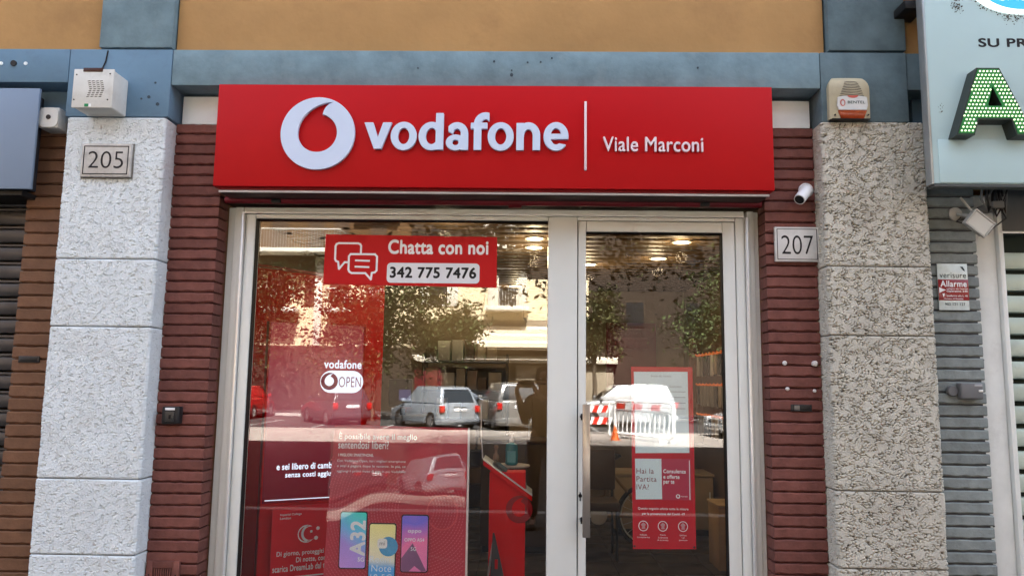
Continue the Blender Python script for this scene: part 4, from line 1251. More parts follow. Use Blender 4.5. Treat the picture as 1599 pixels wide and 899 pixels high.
# red wall unit, angled, on the left
RW = thing('red_wall_unit', 'tall plain red wall unit on the left inside the shop', 'display wall', (-1.97, 1.3, 0))
a_ = Vector((-1.99, 1.28, 0)); b_ = Vector((-1.20, 2.32, 0)); dd = (b_ - a_).normalized(); nn = Vector((dd.y, -dd.x, 0))
UNITR = M('unit_red', (.60, .006, .010), .4, var=.05, spec=.04)
def slab(a, b, n, t0, t1, z0, z1):
    q = [a + n * t0, b + n * t0, b + n * t1, a + n * t1]
    return [(p.x, p.y, z0) for p in q] + [(p.x, p.y, z1) for p in q]
MB().hexa(slab(a_, b_, nn, -.08, 0, 0, 2.40)).build('panel', UNITR, RW, bevel=.004)
MB().hexa(slab(a_, b_, nn, -.085, .005, 2.401, 2.425)).build('cap', M('unit_cap', (.30, .01, .015), .4), RW, bevel=.003)

# digital totem: screen above, printed card below
ang = R(28)
rd = Vector((math.cos(ang), math.sin(ang), 0))
TO = Vector((-1.575, .62, 0))
PT = Plane(TO, rd)
tt = thing('screen_totem', 'red totem with a glowing screen in front of the red wall unit', 'totem', tuple(TO))
def totbox(name, x0, x1, z0, z1, d0, d1, m, bevel=.004, parent=tt):
    P = [PT(x0, z0, d0), PT(x1, z0, d0), PT(x1, z0, d1), PT(x0, z0, d1), PT(x0, z1, d0), PT(x1, z1, d0), PT(x1, z1, d1), PT(x0, z1, d1)]
    return MB().hexa(P).build(name, m, parent, bevel=bevel)
totbox('body', -.01, .60, .016, 1.96, -.09, -.002, UNITR)
def tot_mat():
    m = bpy.data.materials.new('screen_picture'); m.use_nodes = True
    N, L = m.node_tree.nodes, m.node_tree.links
    b = N['Principled BSDF']; b.inputs['Roughness'].default_value = .25
    tc = N.new('ShaderNodeTexCoord')
    sx = N.new('ShaderNodeSeparateXYZ'); L.new(tc.outputs['Object'], sx.inputs[0])
    cr = N.new('ShaderNodeValToRGB'); e = cr.color_ramp.elements
    mr = N.new('ShaderNodeMapRange'); mr.inputs['From Min'].default_value = .86; mr.inputs['From Max'].default_value = 1.95
    nz = N.new('ShaderNodeTexNoise'); nz.inputs['Scale'].default_value = 3.0; nz.inputs['Detail'].default_value = 1
    L.new(tc.outputs['Object'], nz.inputs['Vector'])
    ad = N.new('ShaderNodeMath'); ad.operation = 'MULTIPLY_ADD'; ad.inputs[1].default_value = .22
    L.new(nz.outputs['Fac'], ad.inputs[0]); L.new(sx.outputs['Z'], ad.inputs[2])
    L.new(ad.outputs[0], mr.inputs['Value']); L.new(mr.outputs[0], cr.inputs[0])
    e[0].position = .1; e[0].color = (*lin((88, 8, 22)), 1); e[1].position = .95; e[1].color = (*lin((150, 45, 55)), 1)
    k = e.new(.42); k.color = (*lin((110, 20, 36)), 1); k = e.new(.6); k.color = (*lin((150, 70, 85)), 1); k = e.new(.75); k.color = (*lin((145, 62, 78)), 1)
    L.new(cr.outputs[0], b.inputs['Base Color']); L.new(cr.outputs[0], b.inputs['Emission Color']); b.inputs['Emission Strength'].default_value = .05
    return m
totbox('screen', .0, .585, .862, 1.95, -.001, .008, tot_mat(), .003)
SCRW = M('screen_white', (.7, .75, .85), .4, emit=(.72, .80, 1), es=.09)
plate('open_pill', rounded(.315, .590, 1.520, 1.660, .069, 9), SCRW, tt, PT, .0085, .0095)
mark('round_mark', M('screen_plum', (.20, .03, .06), .4, emit=(.25, .03, .06), es=.03), tt, PT, .372, 1.592, .054, .0098, .0106)
lettering('OPEN', tt, MATS['screen_plum'], PT, 1.556, 1.622, x0=.432, x1=.575, d=.0105, weight=.004)
lettering('vodafone', tt, SCRW, PT, 1.673, 1.728, x0=.335, x1=.575, d=.0092, weight=.03)
lettering('e sei libero di cambiare', tt, SCRW, PT, 1.055, 1.094, x0=.075, x1=.475, d=.0092, weight=.035)
lettering('senza costi aggiuntivi', tt, SCRW, PT, 1.000, 1.039, x0=.128, x1=.480, d=.0092, weight=.035)
totbox('screen_lip', .015, .580, .876, .881, .0085, .0095, SCRW, 0)
CARDR = M('card_red', (.74, .02, .032), .45, var=.04, spec=.03)
plate('card', rounded(.055, .60, .25, .850, .02), CARDR, tt, PT, .06, .065)
totbox('card_holder', .07, .58, .016, .84, .01, .058, UNITR, .003)
lettering('Imperial College', tt, WHITE_INK, PT, .790, .806, x0=.100, x1=.225, d=.066, weight=.02)
lettering('London', tt, WHITE_INK, PT, .772, .786, x0=.100, x1=.163, d=.066, weight=.02)
def arc(cx, cy_, r, a0, a1, n): return [(cx + r * math.cos(R(a0 + (a1 - a0) * i / n)), cy_ + r * math.sin(R(a0 + (a1 - a0) * i / n))) for i in range(n + 1)]
mo = arc(.260, .680, .052, 55, 325, 26) + arc(.282, .682, .040, 300, 75, 20)
mi = [(.260 + (x - .260) * .84 - .003, .680 + (z - .680) * .84) for x, z in arc(.260, .680, .052, 75, 305, 26)] + [(.262 + (x - .262) * .9 - .008, z) for x, z in arc(.280, .681, .047, 290, 85, 20)]
plate('moon_icon', mo, WHITE_INK, tt, PT, .0655, .066, holes=(mi,))
for x, z, r in ((.288, .692, .008), (.327, .708, .011), (.318, .652, .012)): plate('star_icon', ell(x, z, r, r, 8), WHITE_INK, tt, PT, .0655, .066)
lettering('Di giorno, proteggiti dal sole.', tt, WHITE_INK, PT, .552, .588, x0=.090, x1=.490, d=.066, weight=.025)
lettering('Di notte, combatti il Covid:', tt, WHITE_INK, PT, .514, .548, x0=.205, x1=.575, d=.066, weight=.025)
lettering('scarica DreamLab dal tuo store.', tt, WHITE_INK, PT, .470, .507, x0=.070, x1=.500, d=.066, weight=.025)
plate('frame_line', rounded(.16, .56, .27, .440, .05, 6), WHITE_INK, tt, PT, .0655, .066, holes=(rounded(.168, .552, .278, .432, .045, 6),))

# red tablet lectern
pdm = thing('tablet_stand', 'red lectern style tablet stand in the middle of the shop window', 'stand', (-.11, 1.0, 0))
BX('column', -.228, .004, .95, 1.10, .03, 1.03, M('stand_red', (.78, .006, .008), .4, var=.05, spec=.04), pdm, bevel=.006)
BX('base', -.26, .04, .88, 1.18, .016, .03, BLACK, pdm, bevel=.003)
def slant(name, x0, x1, za, zb, th, y0, y1, m, bev=.003):
    return MB().hexa([(x0, y0, za - th), (x1, y0, zb - th), (x1, y1, zb - th), (x0, y1, za - th), (x0, y0, za), (x1, y0, zb), (x1, y1, zb), (x0, y1, za)]).build(name, m, pdm, bevel=bev)
slant('tray', -.268, .045, 1.105, .885, .030, .92, 1.20, MATS['stand_red'])
slant('tray_edge', -.270, .047, 1.114, .894, .008, .918, 1.202, ALU_EDGE, .002)
slant('tablet', -.205, .010, 1.090, .938, .012, .96, 1.17, BLACK)
slant('tablet_screen', -.195, .0, 1.0865, .946, .0005, .97, 1.16, M('tablet_grey', (.10, .10, .11), .2), 0)
MB().tube([(-.272, .93, 1.115), (-.285, .95, 1.25), (-.292, .98, 1.46)], .004, 6).build('clear_rod', ALU_EDGE, pdm, smooth=True)
mark('round_mark', M('stand_line', (.36, .01, .015), .4), pdm, Plane((0, .949, 0)), -.035, .80, .085, .0, .0008)
# black folding sign in front of it
a1 = thing('folding_sign', 'small black folding sign leaning in front of the red lectern', 'sign', (-.11, .75, .016))
MB().hexa([(-.222, .70, .02), (-.02, .70, .02), (-.02, .715, .02), (-.222, .715, .02), (-.196, .80, .68), (-.185, .80, .68), (-.185, .812, .68), (-.196, .812, .68)]).build('board', M('board_grey', (.05, .042, .045), .5), a1, bevel=.002)
MB().tube([(-.19, .81, .64), (-.28, .95, .02)], .007, 6).build('leg', ALU, a1)
BX('red_mark', -.178, -.160, .7445, .755, .48, .535, UNITR, a1, bevel=.002)

# sanitizer on a round side table
tb = thing('side_table', 'small round table carrying the blue hand gel bottle', 'table', (-.1, 1.62, 0))
MB().lathe([(.002, 0), (.130, 0), (.135, .006), (.130, .012), (.002, .012)], (-.098, 1.62, .995), n=30, cap=False).build('table_top', M('table_white', (.42, .36, .33), .35), tb, smooth=True)
MB().cyl((-.098, 1.62, .03), (-.098, 1.62, .995), .022, n=14).build('leg', BLACK, tb, smooth=True)
MB().cyl((-.098, 1.62, .016), (-.098, 1.62, .03), .15, n=26).build('foot', BLACK, tb, smooth=True)
sb = thing('gel_bottle', 'blue hand gel bottle with a pump on the round table', 'bottle', (-.1, 1.6, 1.007))
MB().lathe([(.036, 0), (.046, .008), (.046, .135), (.040, .150), (.018, .162)], (-.1, 1.6, 1.008), n=22).build('body', M('gel_blue', (.02, .22, .26), .15, var=.1, coat=.6), sb, smooth=True)
MB().lathe([(.018, 0), (.018, .022), (.007, .026), (.007, .055), (.016, .058), (.016, .066)], (-.1, 1.6, 1.170), n=16).build('pump', WHITE_INK, sb, smooth=True)
MB().tube([(-.1, 1.6, 1.232), (-.125, 1.585, 1.232), (-.137, 1.578, 1.224)], .005, 8).build('spout', WHITE_INK, sb, smooth=True)
BX('label', -.130, -.070, 1.5535, 1.556, 1.03, 1.11, M('gel_label', (.12, .40, .45), .3), sb, bevel=0)
MB().lathe([(.020, 0), (.024, .01), (.022, .06), (.010, .08), (.010, .10), (.018, .12), (.012, .135)], (-.215, 1.66, 1.007), n=14).build('small_figure', M('tan', (.30, .2, .13), .5), tb, smooth=True)

# back of the shop
CABM = M('cabinet_beige', (.34, .25, .16), .5, var=.08, vs_=2)
CABD = M('cabinet_dark', (.07, .05, .037), .5, var=.1)
def cabinet(label, x0, x1, y0, y1, z1, n, m, name='cabinet'):
    t = thing(name, label, 'cabinet', ((x0 + x1) / 2, y0, 0))
    BX('body', x0, x1, y0 + .02, y1, .08, z1 - .03, m, t, bevel=.004)
    BX('top', x0 - .01, x1 + .01, y0 - .01, y1, z1 - .03, z1, m, t, bevel=.004)
    BX('plinth', x0 + .02, x1 - .02, y0 + .05, y1, .016, .08, BLACK, t, bevel=.002)
    w = (x1 - x0) / n
    for i in range(n):
        d = BX('door', x0 + i * w + .004, x0 + (i + 1) * w - .004, y0, y0 + .019, .09, z1 - .04, m, t, bevel=.003)
        BX('pull', x0 + (i + .86) * w, x0 + (i + .90) * w, y0 - .012, y0 - .0005, z1 * .55, z1 * .72, ALU, d, bevel=.002)
    return t
cabinet('tall beige cupboard against the back wall left of the door mullion', -.20, .62, 5.25, 5.9, 1.62, 3, CABM)
cabinet('low beige counter behind the bicycle and the door poster', .95, 2.0, 4.25, 4.75, .66, 3, CABM, 'counter')
cabinet('dark sales counter in the middle of the shop', -.42, .42, 3.3, 3.8, 1.06, 2, CABD, 'counter')
cabinet('dark low cupboard under the monitor at the left', -1.95, -.95, 3.1, 3.7, 1.28, 2, CABD, 'cupboard')
mn = thing('monitor', 'computer monitor with a faint blue screen beside the red wall unit', 'monitor', (-1.15, 3.2, 1.28))
BX('screen_case', -1.30, -1.08, 3.20, 3.23, 1.36, 1.62, BLACK, mn, bevel=.006)
BX('screen', -1.20, -1.09, 3.196, 3.1995, 1.42, 1.52, M('monitor_blue', (.02, .02, .05), .3, emit=(.25, .28, .8), es=.012), mn, bevel=0)
BX('stand', -1.19, -1.14, 3.21, 3.24, 1.281, 1.345, BLACK, mn, bevel=.003)
g = random.Random(21)
BOXC = [M('carton_tan', (.30, .20, .11), .7, var=.1), M('carton_pale', (.45, .36, .25), .7, var=.1), M('carton_white', (.55, .50, .44), .6, var=.06), M('carton_brown', (.14, .085, .05), .7, var=.1)]
shl = thing('shelf_unit', 'open shelf full of small boxes at the back of the shop', 'shelf', (-.75, 5.4, 0))
for z in (.35, .75, 1.12, 1.48, 1.84): BX('shelf', -1.28, -.25, 5.45, 5.9, z, z + .025, CABD, shl, bevel=.002)
for x in (-1.30, -.25): BX('side_panel', x, x + .02, 5.44, 5.9, .016, 1.95, CABD, shl, bevel=.002)
where = ('lowest', 'second', 'third', 'fourth', 'top')
for k, z in enumerate((.375, .775, 1.145, 1.505, 1.865)):
    x = -1.26; nb = 0
    while x < -.42:
        w = g.uniform(.09, .17); h = g.uniform(.10, .28); cm = g.choice(BOXC); cn_ = cm.name.split('_')[1]
        t = tag(BX('carton', x, x + w, 5.47 + g.uniform(0, .06), 5.75, z, z + h, cm, org=(x, 5.5, z)), '%s carton, %s from the left on the %s board of the back shelf' % (cn_, ('first', 'second', 'third', 'fourth', 'fifth', 'sixth', 'seventh')[nb], where[k]), 'carton', 'cartons on the back shelf, %s board' % where[k])
        x += w + g.uniform(.008, .05); nb += 1
ac = thing('air_conditioner', 'dark beige wall air conditioner high on the back wall', 'air conditioner', (.05, 5.9, 2.4))
BX('case', -.05, .85, 5.72, 5.948, 2.42, 2.66, M('ac_case', (.22, .17, .12), .5), ac, bevel=.02, seg=3)
BX('outlet', 0, .80, 5.712, 5.73, 2.43, 2.455, BLACK, ac, bevel=.003)
tb2 = thing('counter_chair', 'dark upholstered chair beside the sales counter', 'chair', (.62, 3.2, 0))
BX('seat', .48, .86, 3.0, 3.4, .46, .54, CABD, tb2, bevel=.02)
BX('backrest', .48, .86, 3.38, 3.44, .60, .98, CABD, tb2, bevel=.02)
for x in (.5, .83):
    for y in (3.03, 3.40): MB().cyl((x, y, .016), (x, y, .46 if y < 3.2 else .62), .012, n=8).build('leg', BLACK, tb2)

# poster on the back wall, phone case rack, wooden box
bp_ = thing('wall_poster', 'dark red poster on the back wall seen through the door', 'poster', (1.35, 5.9, 1.6))
BX('panel', 1.045, 1.695, 5.925, 5.948, 1.55, 2.395, M('deep_red', (.16, .012, .025), .5, var=.1), bp_, bevel=.003)
BX('text_panel', 1.25, 1.58, 5.920, 5.9245, 2.06, 2.20, M('deep_red2', (.22, .03, .05), .5), bp_, bevel=.001)
FB = Plane((0, 5.92, 0))
for k, s_ in enumerate(('Entra nel mondo', 'della fibra')): lettering(s_, bp_, M('dull_pink', (.35, .10, .12), .5), FB, 2.30 - .055 * k, 2.33 - .055 * k, x0=1.15, x1=1.60 - .1 * k, d=.006)
rk = thing('case_rack', 'brown wall rack of phone cases with orange hooks at the right inside the door', 'rack', (2.0, 3.6, 1.0))
BX('back_panel', 2.0, 2.055, 3.1, 4.75, .95, 2.13, M('rack_brown', (.13, .052, .022), .5, var=.1), rk, bevel=.004)
BX('end_panel', 1.86, 1.999, 4.70, 4.75, .95, 2.13, MATS['rack_brown'], rk, bevel=.003)
HOOK = M('orange_hook_glow', (.75, .16, .04), .4, emit=(1, .2, .04), es=.02)  # hooks given a faint glow of their own though they are no lamps
g = random.Random(5)
CASES = [M('case_pack_%s' % n, c, .4) for n, c in (('white', (.55, .50, .45)), ('black', (.03, .03, .03)), ('grey', (.25, .23, .21)), ('tan', (.32, .24, .16)))]
for r, z in enumerate((1.92, 1.60, 1.28)):
    for i in range(9):
        y = 3.25 + i * .155
        MB().tube([(2.0, y, z), (1.90, y, z), (1.885, y, z + .015)], .009, 6).build('hook', HOOK, rk, smooth=True)
        for k in range(3):
            BX('pack', 1.905 + k * .028, 1.918 + k * .028, y - .045, y + .045, z - .22 + g.uniform(-.01, .01), z - .012, g.choice(CASES), rk, bevel=.002)
wb = thing('wooden_box', 'pale wooden display box at the right inside the door', 'box', (1.84, 2.9, 0))
BX('body', 1.68, 2.0, 2.78, 3.15, .016, .548, M('box_wood', (.36, .22, .10), .5, var=.12, vs_=4), wb, bevel=.004)
BX('top', 1.67, 2.01, 2.77, 3.16, .549, .568, M('box_wood_top', (.45, .30, .16), .5, var=.1), wb, bevel=.003)

# bicycle parked inside behind the door poster
bk = thing('bicycle', 'tan framed bicycle parked inside the shop behind the door poster', 'bicycle', (1.05, 3.6, .016))
TYRE = M('tyre_rubber', (.02, .02, .021), .8)
TANF = M('bike_tan', (.26, .17, .09), .4)
def wheel(cx):
    w = MB().tube([(cx + .29 * math.cos(a), 3.62, .325 + .29 * math.sin(a)) for a in np.linspace(0, 2 * PI, 40, endpoint=False)], .021, 8, True).build('wheel', TYRE, bk, smooth=True)
    MB().tube([(cx + .262 * math.cos(a), 3.62, .325 + .262 * math.sin(a)) for a in np.linspace(0, 2 * PI, 40, endpoint=False)], .008, 6, True).build('rim', ALU, w, smooth=True)
    sp_ = MB()
    for i in range(18):
        a = 2 * PI * i / 18; sp_.tube([(cx, 3.62, .325), (cx + .258 * math.cos(a), 3.62, .325 + .258 * math.sin(a))], .0016, 4)
    sp_.build('spokes', ALU, w, kind='stuff')
wheel(1.20); wheel(.20)
fm = MB()
for a, b in (((.20, .325), (.34, .83)), ((.36, .70), (.72, .32)), ((.36, .78), (.86, .72)), ((.72, .32), (.87, .86)), ((.72, .32), (1.20, .325)), ((.86, .72), (1.20, .325))):
    fm.cyl((a[0], 3.62, a[1]), (b[0], 3.62, b[1]), .017, n=10)
fm.build('frame', TANF, bk, smooth=True)
MB().tube([(.30, 3.38, .93), (.33, 3.52, .90), (.335, 3.62, .86), (.33, 3.72, .90), (.30, 3.86, .93)], .012, 8).build('handlebar', BLACK, bk, smooth=True)
MB().lathe([(.02, 0), (.07, .03), (.06, .05), (.01, .06)], (.88, 3.62, .86), n=14).build('saddle', BLACK, bk, smooth=True)
MB().lathe([(.08, -.008), (.085, 0), (.08, .008)], (.72, 3.60, .32), (0, 1, 0), 20).build('chainring', ALU, bk, smooth=True)

# ------------------------------------------------------------------ the street behind the camera (seen in the glass)
CARGLASS = M('car_glass', (.015, .02, .024), .06, var=0, spec=.8, coat=.5)
CHROME = M('car_chrome', (.6, .6, .6), .2, metal=.9, var=0)
TAIL = M('tail_light', (.42, .015, .012), .2, var=.05, coat=.6)
HEAD = M('head_light', (.62, .64, .66), .12, var=.03, coat=.8)
PLATEM = M('number_plate', (.75, .76, .78), .4, var=.02)
WELL = M('wheel_well', (.01, .01, .01), .9)
def car(label, paint, L, W_, H, x, y, head, style='hatch', clear=.17, plate_text='BX 417 DK'):
    """local frame: +x is the nose, z=0 the road; turned to `head` (radians, 0 = nose to +X)"""
    t = thing('parked_car', label, 'car', (0, 0, 0), 'cars parked along the middle of the street')
    hw = W_ / 2; r = .29 + .02 * (H > 1.6)
    fx, rx = L / 2 - .78, -L / 2 + .70
    if style == 'hatch':
        low = [(-L / 2, clear + .08), (-L / 2 - .0, .52), (-L / 2 + .03, .92), (L / 2 - 1.05, .90), (L / 2 - .35, .74), (L / 2 - .03, .60), (L / 2, clear + .12), (L / 2 - .1, clear), (-L / 2 + .1, clear)]
        roof = [(-L / 2 + .06, .90), (-L / 2 + .34, H - .05), (-L / 2 + .62, H), (L / 2 - 1.75, H - .01), (L / 2 - 1.02, .89)]
    elif style == 'suv':
        low = [(-L / 2, clear + .10), (-L / 2, .70), (-L / 2 + .04, 1.06), (L / 2 - 1.10, 1.04), (L / 2 - .30, .92), (L / 2 - .03, .75), (L / 2, clear + .14), (L / 2 - .1, clear), (-L / 2 + .1, clear)]
        roof = [(-L / 2 + .06, 1.04), (-L / 2 + .30, H - .05), (-L / 2 + .60, H), (L / 2 - 1.90, H - .02), (L / 2 - 1.05, 1.03)]
    else:
        low = [(-L / 2, clear + .10), (-L / 2, .62), (-L / 2 + .06, .95), (L / 2 - 1.2, .90), (L / 2 - .38, .76), (L / 2 - .03, .62), (L / 2, clear + .12), (L / 2 - .1, clear), (-L / 2 + .1, clear)]
        roof = [(-L / 2 + .55, .94), (-L / 2 + 1.15, H - .04), (-L / 2 + 1.45, H), (L / 2 - 2.1, H - .01), (L / 2 - 1.15, .89)]
    def loft(prof, w_of):
        ws = [-1, -.93, -.6, 0, .6, .93, 1]
        vs, fs = [], []
        cz = sum(p[1] for p in prof) / len(prof); cx = sum(p[0] for p in prof) / len(prof)
        n = len(prof)
        for s in ws:
            k = .90 if abs(s) == 1 else (.975 if abs(s) > .9 else 1)
            for px, pz in prof:
                vs.append((cx + (px - cx) * (k if abs(s) < 1 else .965), w_of(pz) * s, cz + (pz - cz) * k))
        for i in range(len(ws) - 1):
            for j in range(n):
                l = (j + 1) % n; fs.append((i * n + j, i * n + l, (i + 1) * n + l, (i + 1) * n + j))
        fs.append(tuple(range(n))[::-1]); fs.append(tuple(range((len(ws) - 1) * n, len(ws) * n)))
        return MB().add(vs, fs)
    zb = roof[0][1]
    wr = lambda z: hw * (.93 - .20 * max(0, (z - zb)) / (H - zb))
    loft(low, lambda z: hw).build('body', paint, t, bevel=.03, seg=2, angle=40)
    loft(roof, wr).build('roof', paint, t, bevel=.03, seg=2, angle=40)
    def quad_panel(name, pts, m, lift=.012):
        v = [Vector(p) for p in pts]; n = (v[1] - v[0]).cross(v[2] - v[0]).normalized()
        MB().add([p + n * lift for p in v] + [p - n * .02 for p in v], [(0, 1, 2, 3), (7, 6, 5, 4), (0, 4, 5, 1), (1, 5, 6, 2), (2, 6, 7, 3), (3, 7, 4, 0)]).build(name, m, t, bevel=.006, seg=1)
    def lp(a, b, k): return (a[0] + (b[0] - a[0]) * k, a[1] + (b[1] - a[1]) * k)
    A, B = lp(roof[0], roof[1], .12), lp(roof[0], roof[1], .90)
    quad_panel('rear_window', [(A[0], wr(A[1]) * .84, A[1]), (A[0], -wr(A[1]) * .84, A[1]), (B[0], -wr(B[1]) * .80, B[1]), (B[0], wr(B[1]) * .80, B[1])], CARGLASS, .012)
    A, B = lp(roof[4], roof[3], .08), lp(roof[4], roof[3], .92)
    quad_panel('windscreen', [(A[0], -wr(A[1]) * .86, A[1]), (A[0], wr(A[1]) * .86, A[1]), (B[0], wr(B[1]) * .82, B[1]), (B[0], -wr(B[1]) * .82, B[1])], CARGLASS, .012)
    z0, z1 = zb + .05, H - .10
    def xr(z): return lp(roof[0], roof[1], (z - roof[0][1]) / (roof[1][1] - roof[0][1]))[0]
    def xf(z): return lp(roof[4], roof[3], (z - roof[4][1]) / (roof[3][1] - roof[4][1]))[0]
    xm = (xr(z0) + xf(z0)) / 2 - .02
    for s in (-1, 1):
        for xa0, xa1, xb0, xb1 in ((xr(z0) + .16, xr(z1) + .12, xm - .03, xm - .05), (xm + .03, xm + .01, xf(z0) - .14, xf(z1) - .10)):
            p = [(xa0, s * wr(z0) * .97, z0), (xb0, s * wr(z0) * .97, z0), (xb1, s * wr(z1) * .97, z1), (xa1, s * wr(z1) * .97, z1)]
            quad_panel('side_window', p if s < 0 else p[::-1], CARGLASS, .012)
        for cx_ in (fx, rx):
            MB().cyl((cx_, s * (hw - .10), r), (cx_, s * (hw + .004), r), r + .05, n=24).build('wheel_arch', WELL, t)
            w = MB().lathe([(r - .09, -.09), (r - .02, -.10), (r, -.08), (r, .08), (r - .02, .10), (r - .09, .09)], (cx_, s * (hw - .09), r), (0, s, 0), 24).build('wheel', TYRE, t, smooth=True)
            MB().lathe([(r - .09, .085), (r - .11, .104), (.05, .094), (.03, .108)], (cx_, s * (hw - .09), r), (0, s, 0), 18).build('rim', CHROME, w, smooth=True)
        zl = low[2][1]
        BX('tail_lamp', -L / 2 - .022, -L / 2 + .10, min(s * (hw - .20), s * (hw - .01)), max(s * (hw - .20), s * (hw - .01)), zl - .30, zl - .06, TAIL, t, bevel=.02)
        BX('headlight', L / 2 - .30, L / 2 - .01, min(s * (hw - .36), s * (hw - .03)), max(s * (hw - .36), s * (hw - .03)), low[5][1] - .09, low[5][1] + .06, HEAD, t, bevel=.03)
        BX('mirror', xf(zb) - .22, xf(zb) - .10, min(s * hw * .95, s * (hw + .13)), max(s * hw * .95, s * (hw + .13)), zb + .04, zb + .17, paint, t, bevel=.03)
    BX('bumper', -L / 2 - .05, -L / 2 + .12, -hw + .03, hw - .03, clear + .10, clear + .30, paint, t, bevel=.04)
    BX('bumper', L / 2 - .12, L / 2 + .04, -hw + .03, hw - .03, clear + .08, clear + .28, paint, t, bevel=.04)
    BX('grille', L / 2 - .06, L / 2 + .005, -.38, .38, clear + .31, low[5][1] - .03, BLACK, t, bevel=.01)
    pz = low[2][1] - .26
    BX('handle_strip', -L / 2 - .012, -L / 2 + .05, -.26, .26, pz + .13, pz + .165, BLACK if paint.name != 'car_dark' else CHROME, t, bevel=.004)
    pb = BX('number_plate', -L / 2 - .020, -L / 2 + .03, -.26, .26, pz, pz + .11, PLATEM, t, bevel=.003)
    lettering(plate_text, pb, M('plate_blue_ink', (.01, .015, .06), .5), Plane((-L / 2 - .020, 0, 0), (0, -1, 0)), pz + .025, pz + .085, x0=-.2, x1=.2, d=.001)
    t.location = (x, y, -.12); t.rotation_euler.z = head
    return t
C_SIL = M('car_silver', (.40, .45, .50), .28, metal=.55, var=.02, coat=.7)
C_RED = M('car_red', (.42, .012, .012), .25, var=.02, coat=.8)
C_DARK = M('car_dark', (.045, .045, .05), .25, metal=.3, var=.02, coat=.8)
C_WHITE = M('car_white', (.74, .74, .74), .3, var=.02, coat=.7)
C_SIL2 = M('car_silver_pale', (.55, .57, .58), .25, metal=.5, var=.02, coat=.7)
C_BLUE = M('car_slate', (.10, .12, .15), .25, metal=.4, var=.02, coat=.8)
H0 = R(-90 - 36)      # nose away from the shop, swung towards -X
def at_rear(cx, cy_, L, h):    # rear bumper centre -> car centre
    return cx + math.cos(h) * L / 2, cy_ + math.sin(h) * L / 2
x, y = at_rear(-2.36, -23.3, 4.0, H0)
car('silver hatchback parked at an angle between the dark hatchback and the grey estate', C_SIL, 4.0, 1.68, 1.55, x, y, H0, 'hatch')
x, y = at_rear(-12.6, -28.0, 3.9, R(-92))
car('bright red hatchback at the far left end of the parked row', C_RED, 3.9, 1.66, 1.44, x, y, R(-92), 'hatch', plate_text='DR 882 TZ')
x, y = at_rear(-6.7, -25.2, 3.6, H0)
car('dark small hatchback parked between the red and the silver hatchback', C_DARK, 3.6, 1.6, 1.46, x, y, H0, 'hatch', plate_text='CV 093 RL')
x, y = at_rear(-.15, -23.0, 4.3, R(-104))
car('grey tall estate car parked beside the silver hatchback', M('car_grey', (.22, .22, .215), .25, metal=.4, var=.02, coat=.7), 4.3, 1.8, 1.72, x, y, R(-104), 'suv', plate_text='EF 551 NM')
car('slate grey car half hidden behind the silver hatchback', C_BLUE, 4.1, 1.7, 1.5, -2.6, -33.0 + 2.2, R(10), 'saloon')
car('pale silver off-roader parked behind the white plastic barrier', C_SIL2, 4.3, 1.78, 1.70, 3.9, -27.4, R(176), 'suv')
car('pale silver saloon facing left at the right end of the parked row', C_SIL2, 4.3, 1.75, 1.45, 8.35, -21.6, R(172), 'saloon')

# white plastic barrier with red and white band
BARW = M('barrier_white', (.80, .80, .79), .4, var=.03)
REFR = M('band_red', (.60, .03, .02), .35); REFW = M('band_white', (.8, .8, .8), .35)
def barrier(label, p, q, h):
    p, q = Vector((*p, -.12)), Vector((*q, -.12)); d = (q - p); L = d.length; d.normalize()
    t = thing('safety_barrier', label, 'barrier', tuple(p)); n = Vector((d.y, -d.x, 0))
    if n.y < 0: n = -n
    def pt(u, z, w=0): return p + d * u + Vector((0, 0, z)) + n * w
    MB().tube([pt(u, z) for u, z in rounded(.04, L - .04, .16, h, .18, 5)], .05, 10, True).build('frame', BARW, t, smooth=True)
    MB().tube([pt(.05, h - .30), pt(L - .05, h - .30)], .032, 8).build('rail', BARW, t, smooth=True)
    for i in range(1, 13):
        u = L * i / 13
        MB().tube([pt(u - .03, .18), pt(u + .03, h - .30)], .022, 6).build('bar', BARW, t, smooth=True)
    for i in range(6):
        a, b = .15 + (L - .3) * i / 6, .15 + (L - .3) * (i + 1) / 6
        MB().hexa([pt(a, h - .25, .03), pt(b, h - .25, .03), pt(b, h - .25, .055), pt(a, h - .25, .055), pt(a + .06, h - .07, .03), pt(b + .06, h - .07, .03), pt(b + .06, h - .07, .055), pt(a + .06, h - .07, .055)]).build('band', REFR if i % 2 == 0 else REFW, t)
    for u in (.3, L - .3):
        MB().tube([pt(u, .17, -.30), pt(u, .04, -.30), pt(u, .04, .30), pt(u, .17, .30)], .03, 8).build('foot', BARW, t, smooth=True)
        MB().tube([pt(u, .05), pt(u, .2)], .03, 8).build('stub', BARW, t)
barrier('white plastic crowd barrier with a red and white band standing in the sun', (2.85, -20.4), (4.35, -18.2), 1.18)
sbz = thing('striped_barricade', 'low barricade with red and white diagonal boards left of the plastic barrier', 'barrier', (2.35, -22, -.12))
for x in (1.85, 2.85):
    MB().cyl((x, -22.2, -.12), (x, -22.0, 1.02), .025, n=8).build('leg', ALU, sbz); MB().cyl((x, -21.75, -.12), (x, -22.0, 1.0), .025, n=8).build('leg', ALU, sbz)
for z in (.62, .22):
    for i in range(7):
        a = 1.8 + i * .157
        MB().hexa([(a, -22.05, z), (a + .157, -22.05, z), (a + .157, -22.02, z), (a, -22.02, z), (a + .1, -22.05, z + .24), (a + .257, -22.05, z + .24), (a + .257, -22.02, z + .24), (a + .1, -22.02, z + .24)]).build('board', REFR if i % 2 else REFW, sbz)
cn = thing('traffic_cone', 'small orange traffic cone in front of the white plastic barrier', 'cone', (2.75, -19.4, -.12))
ORC = M('cone_orange', (.75, .12, .02), .5)
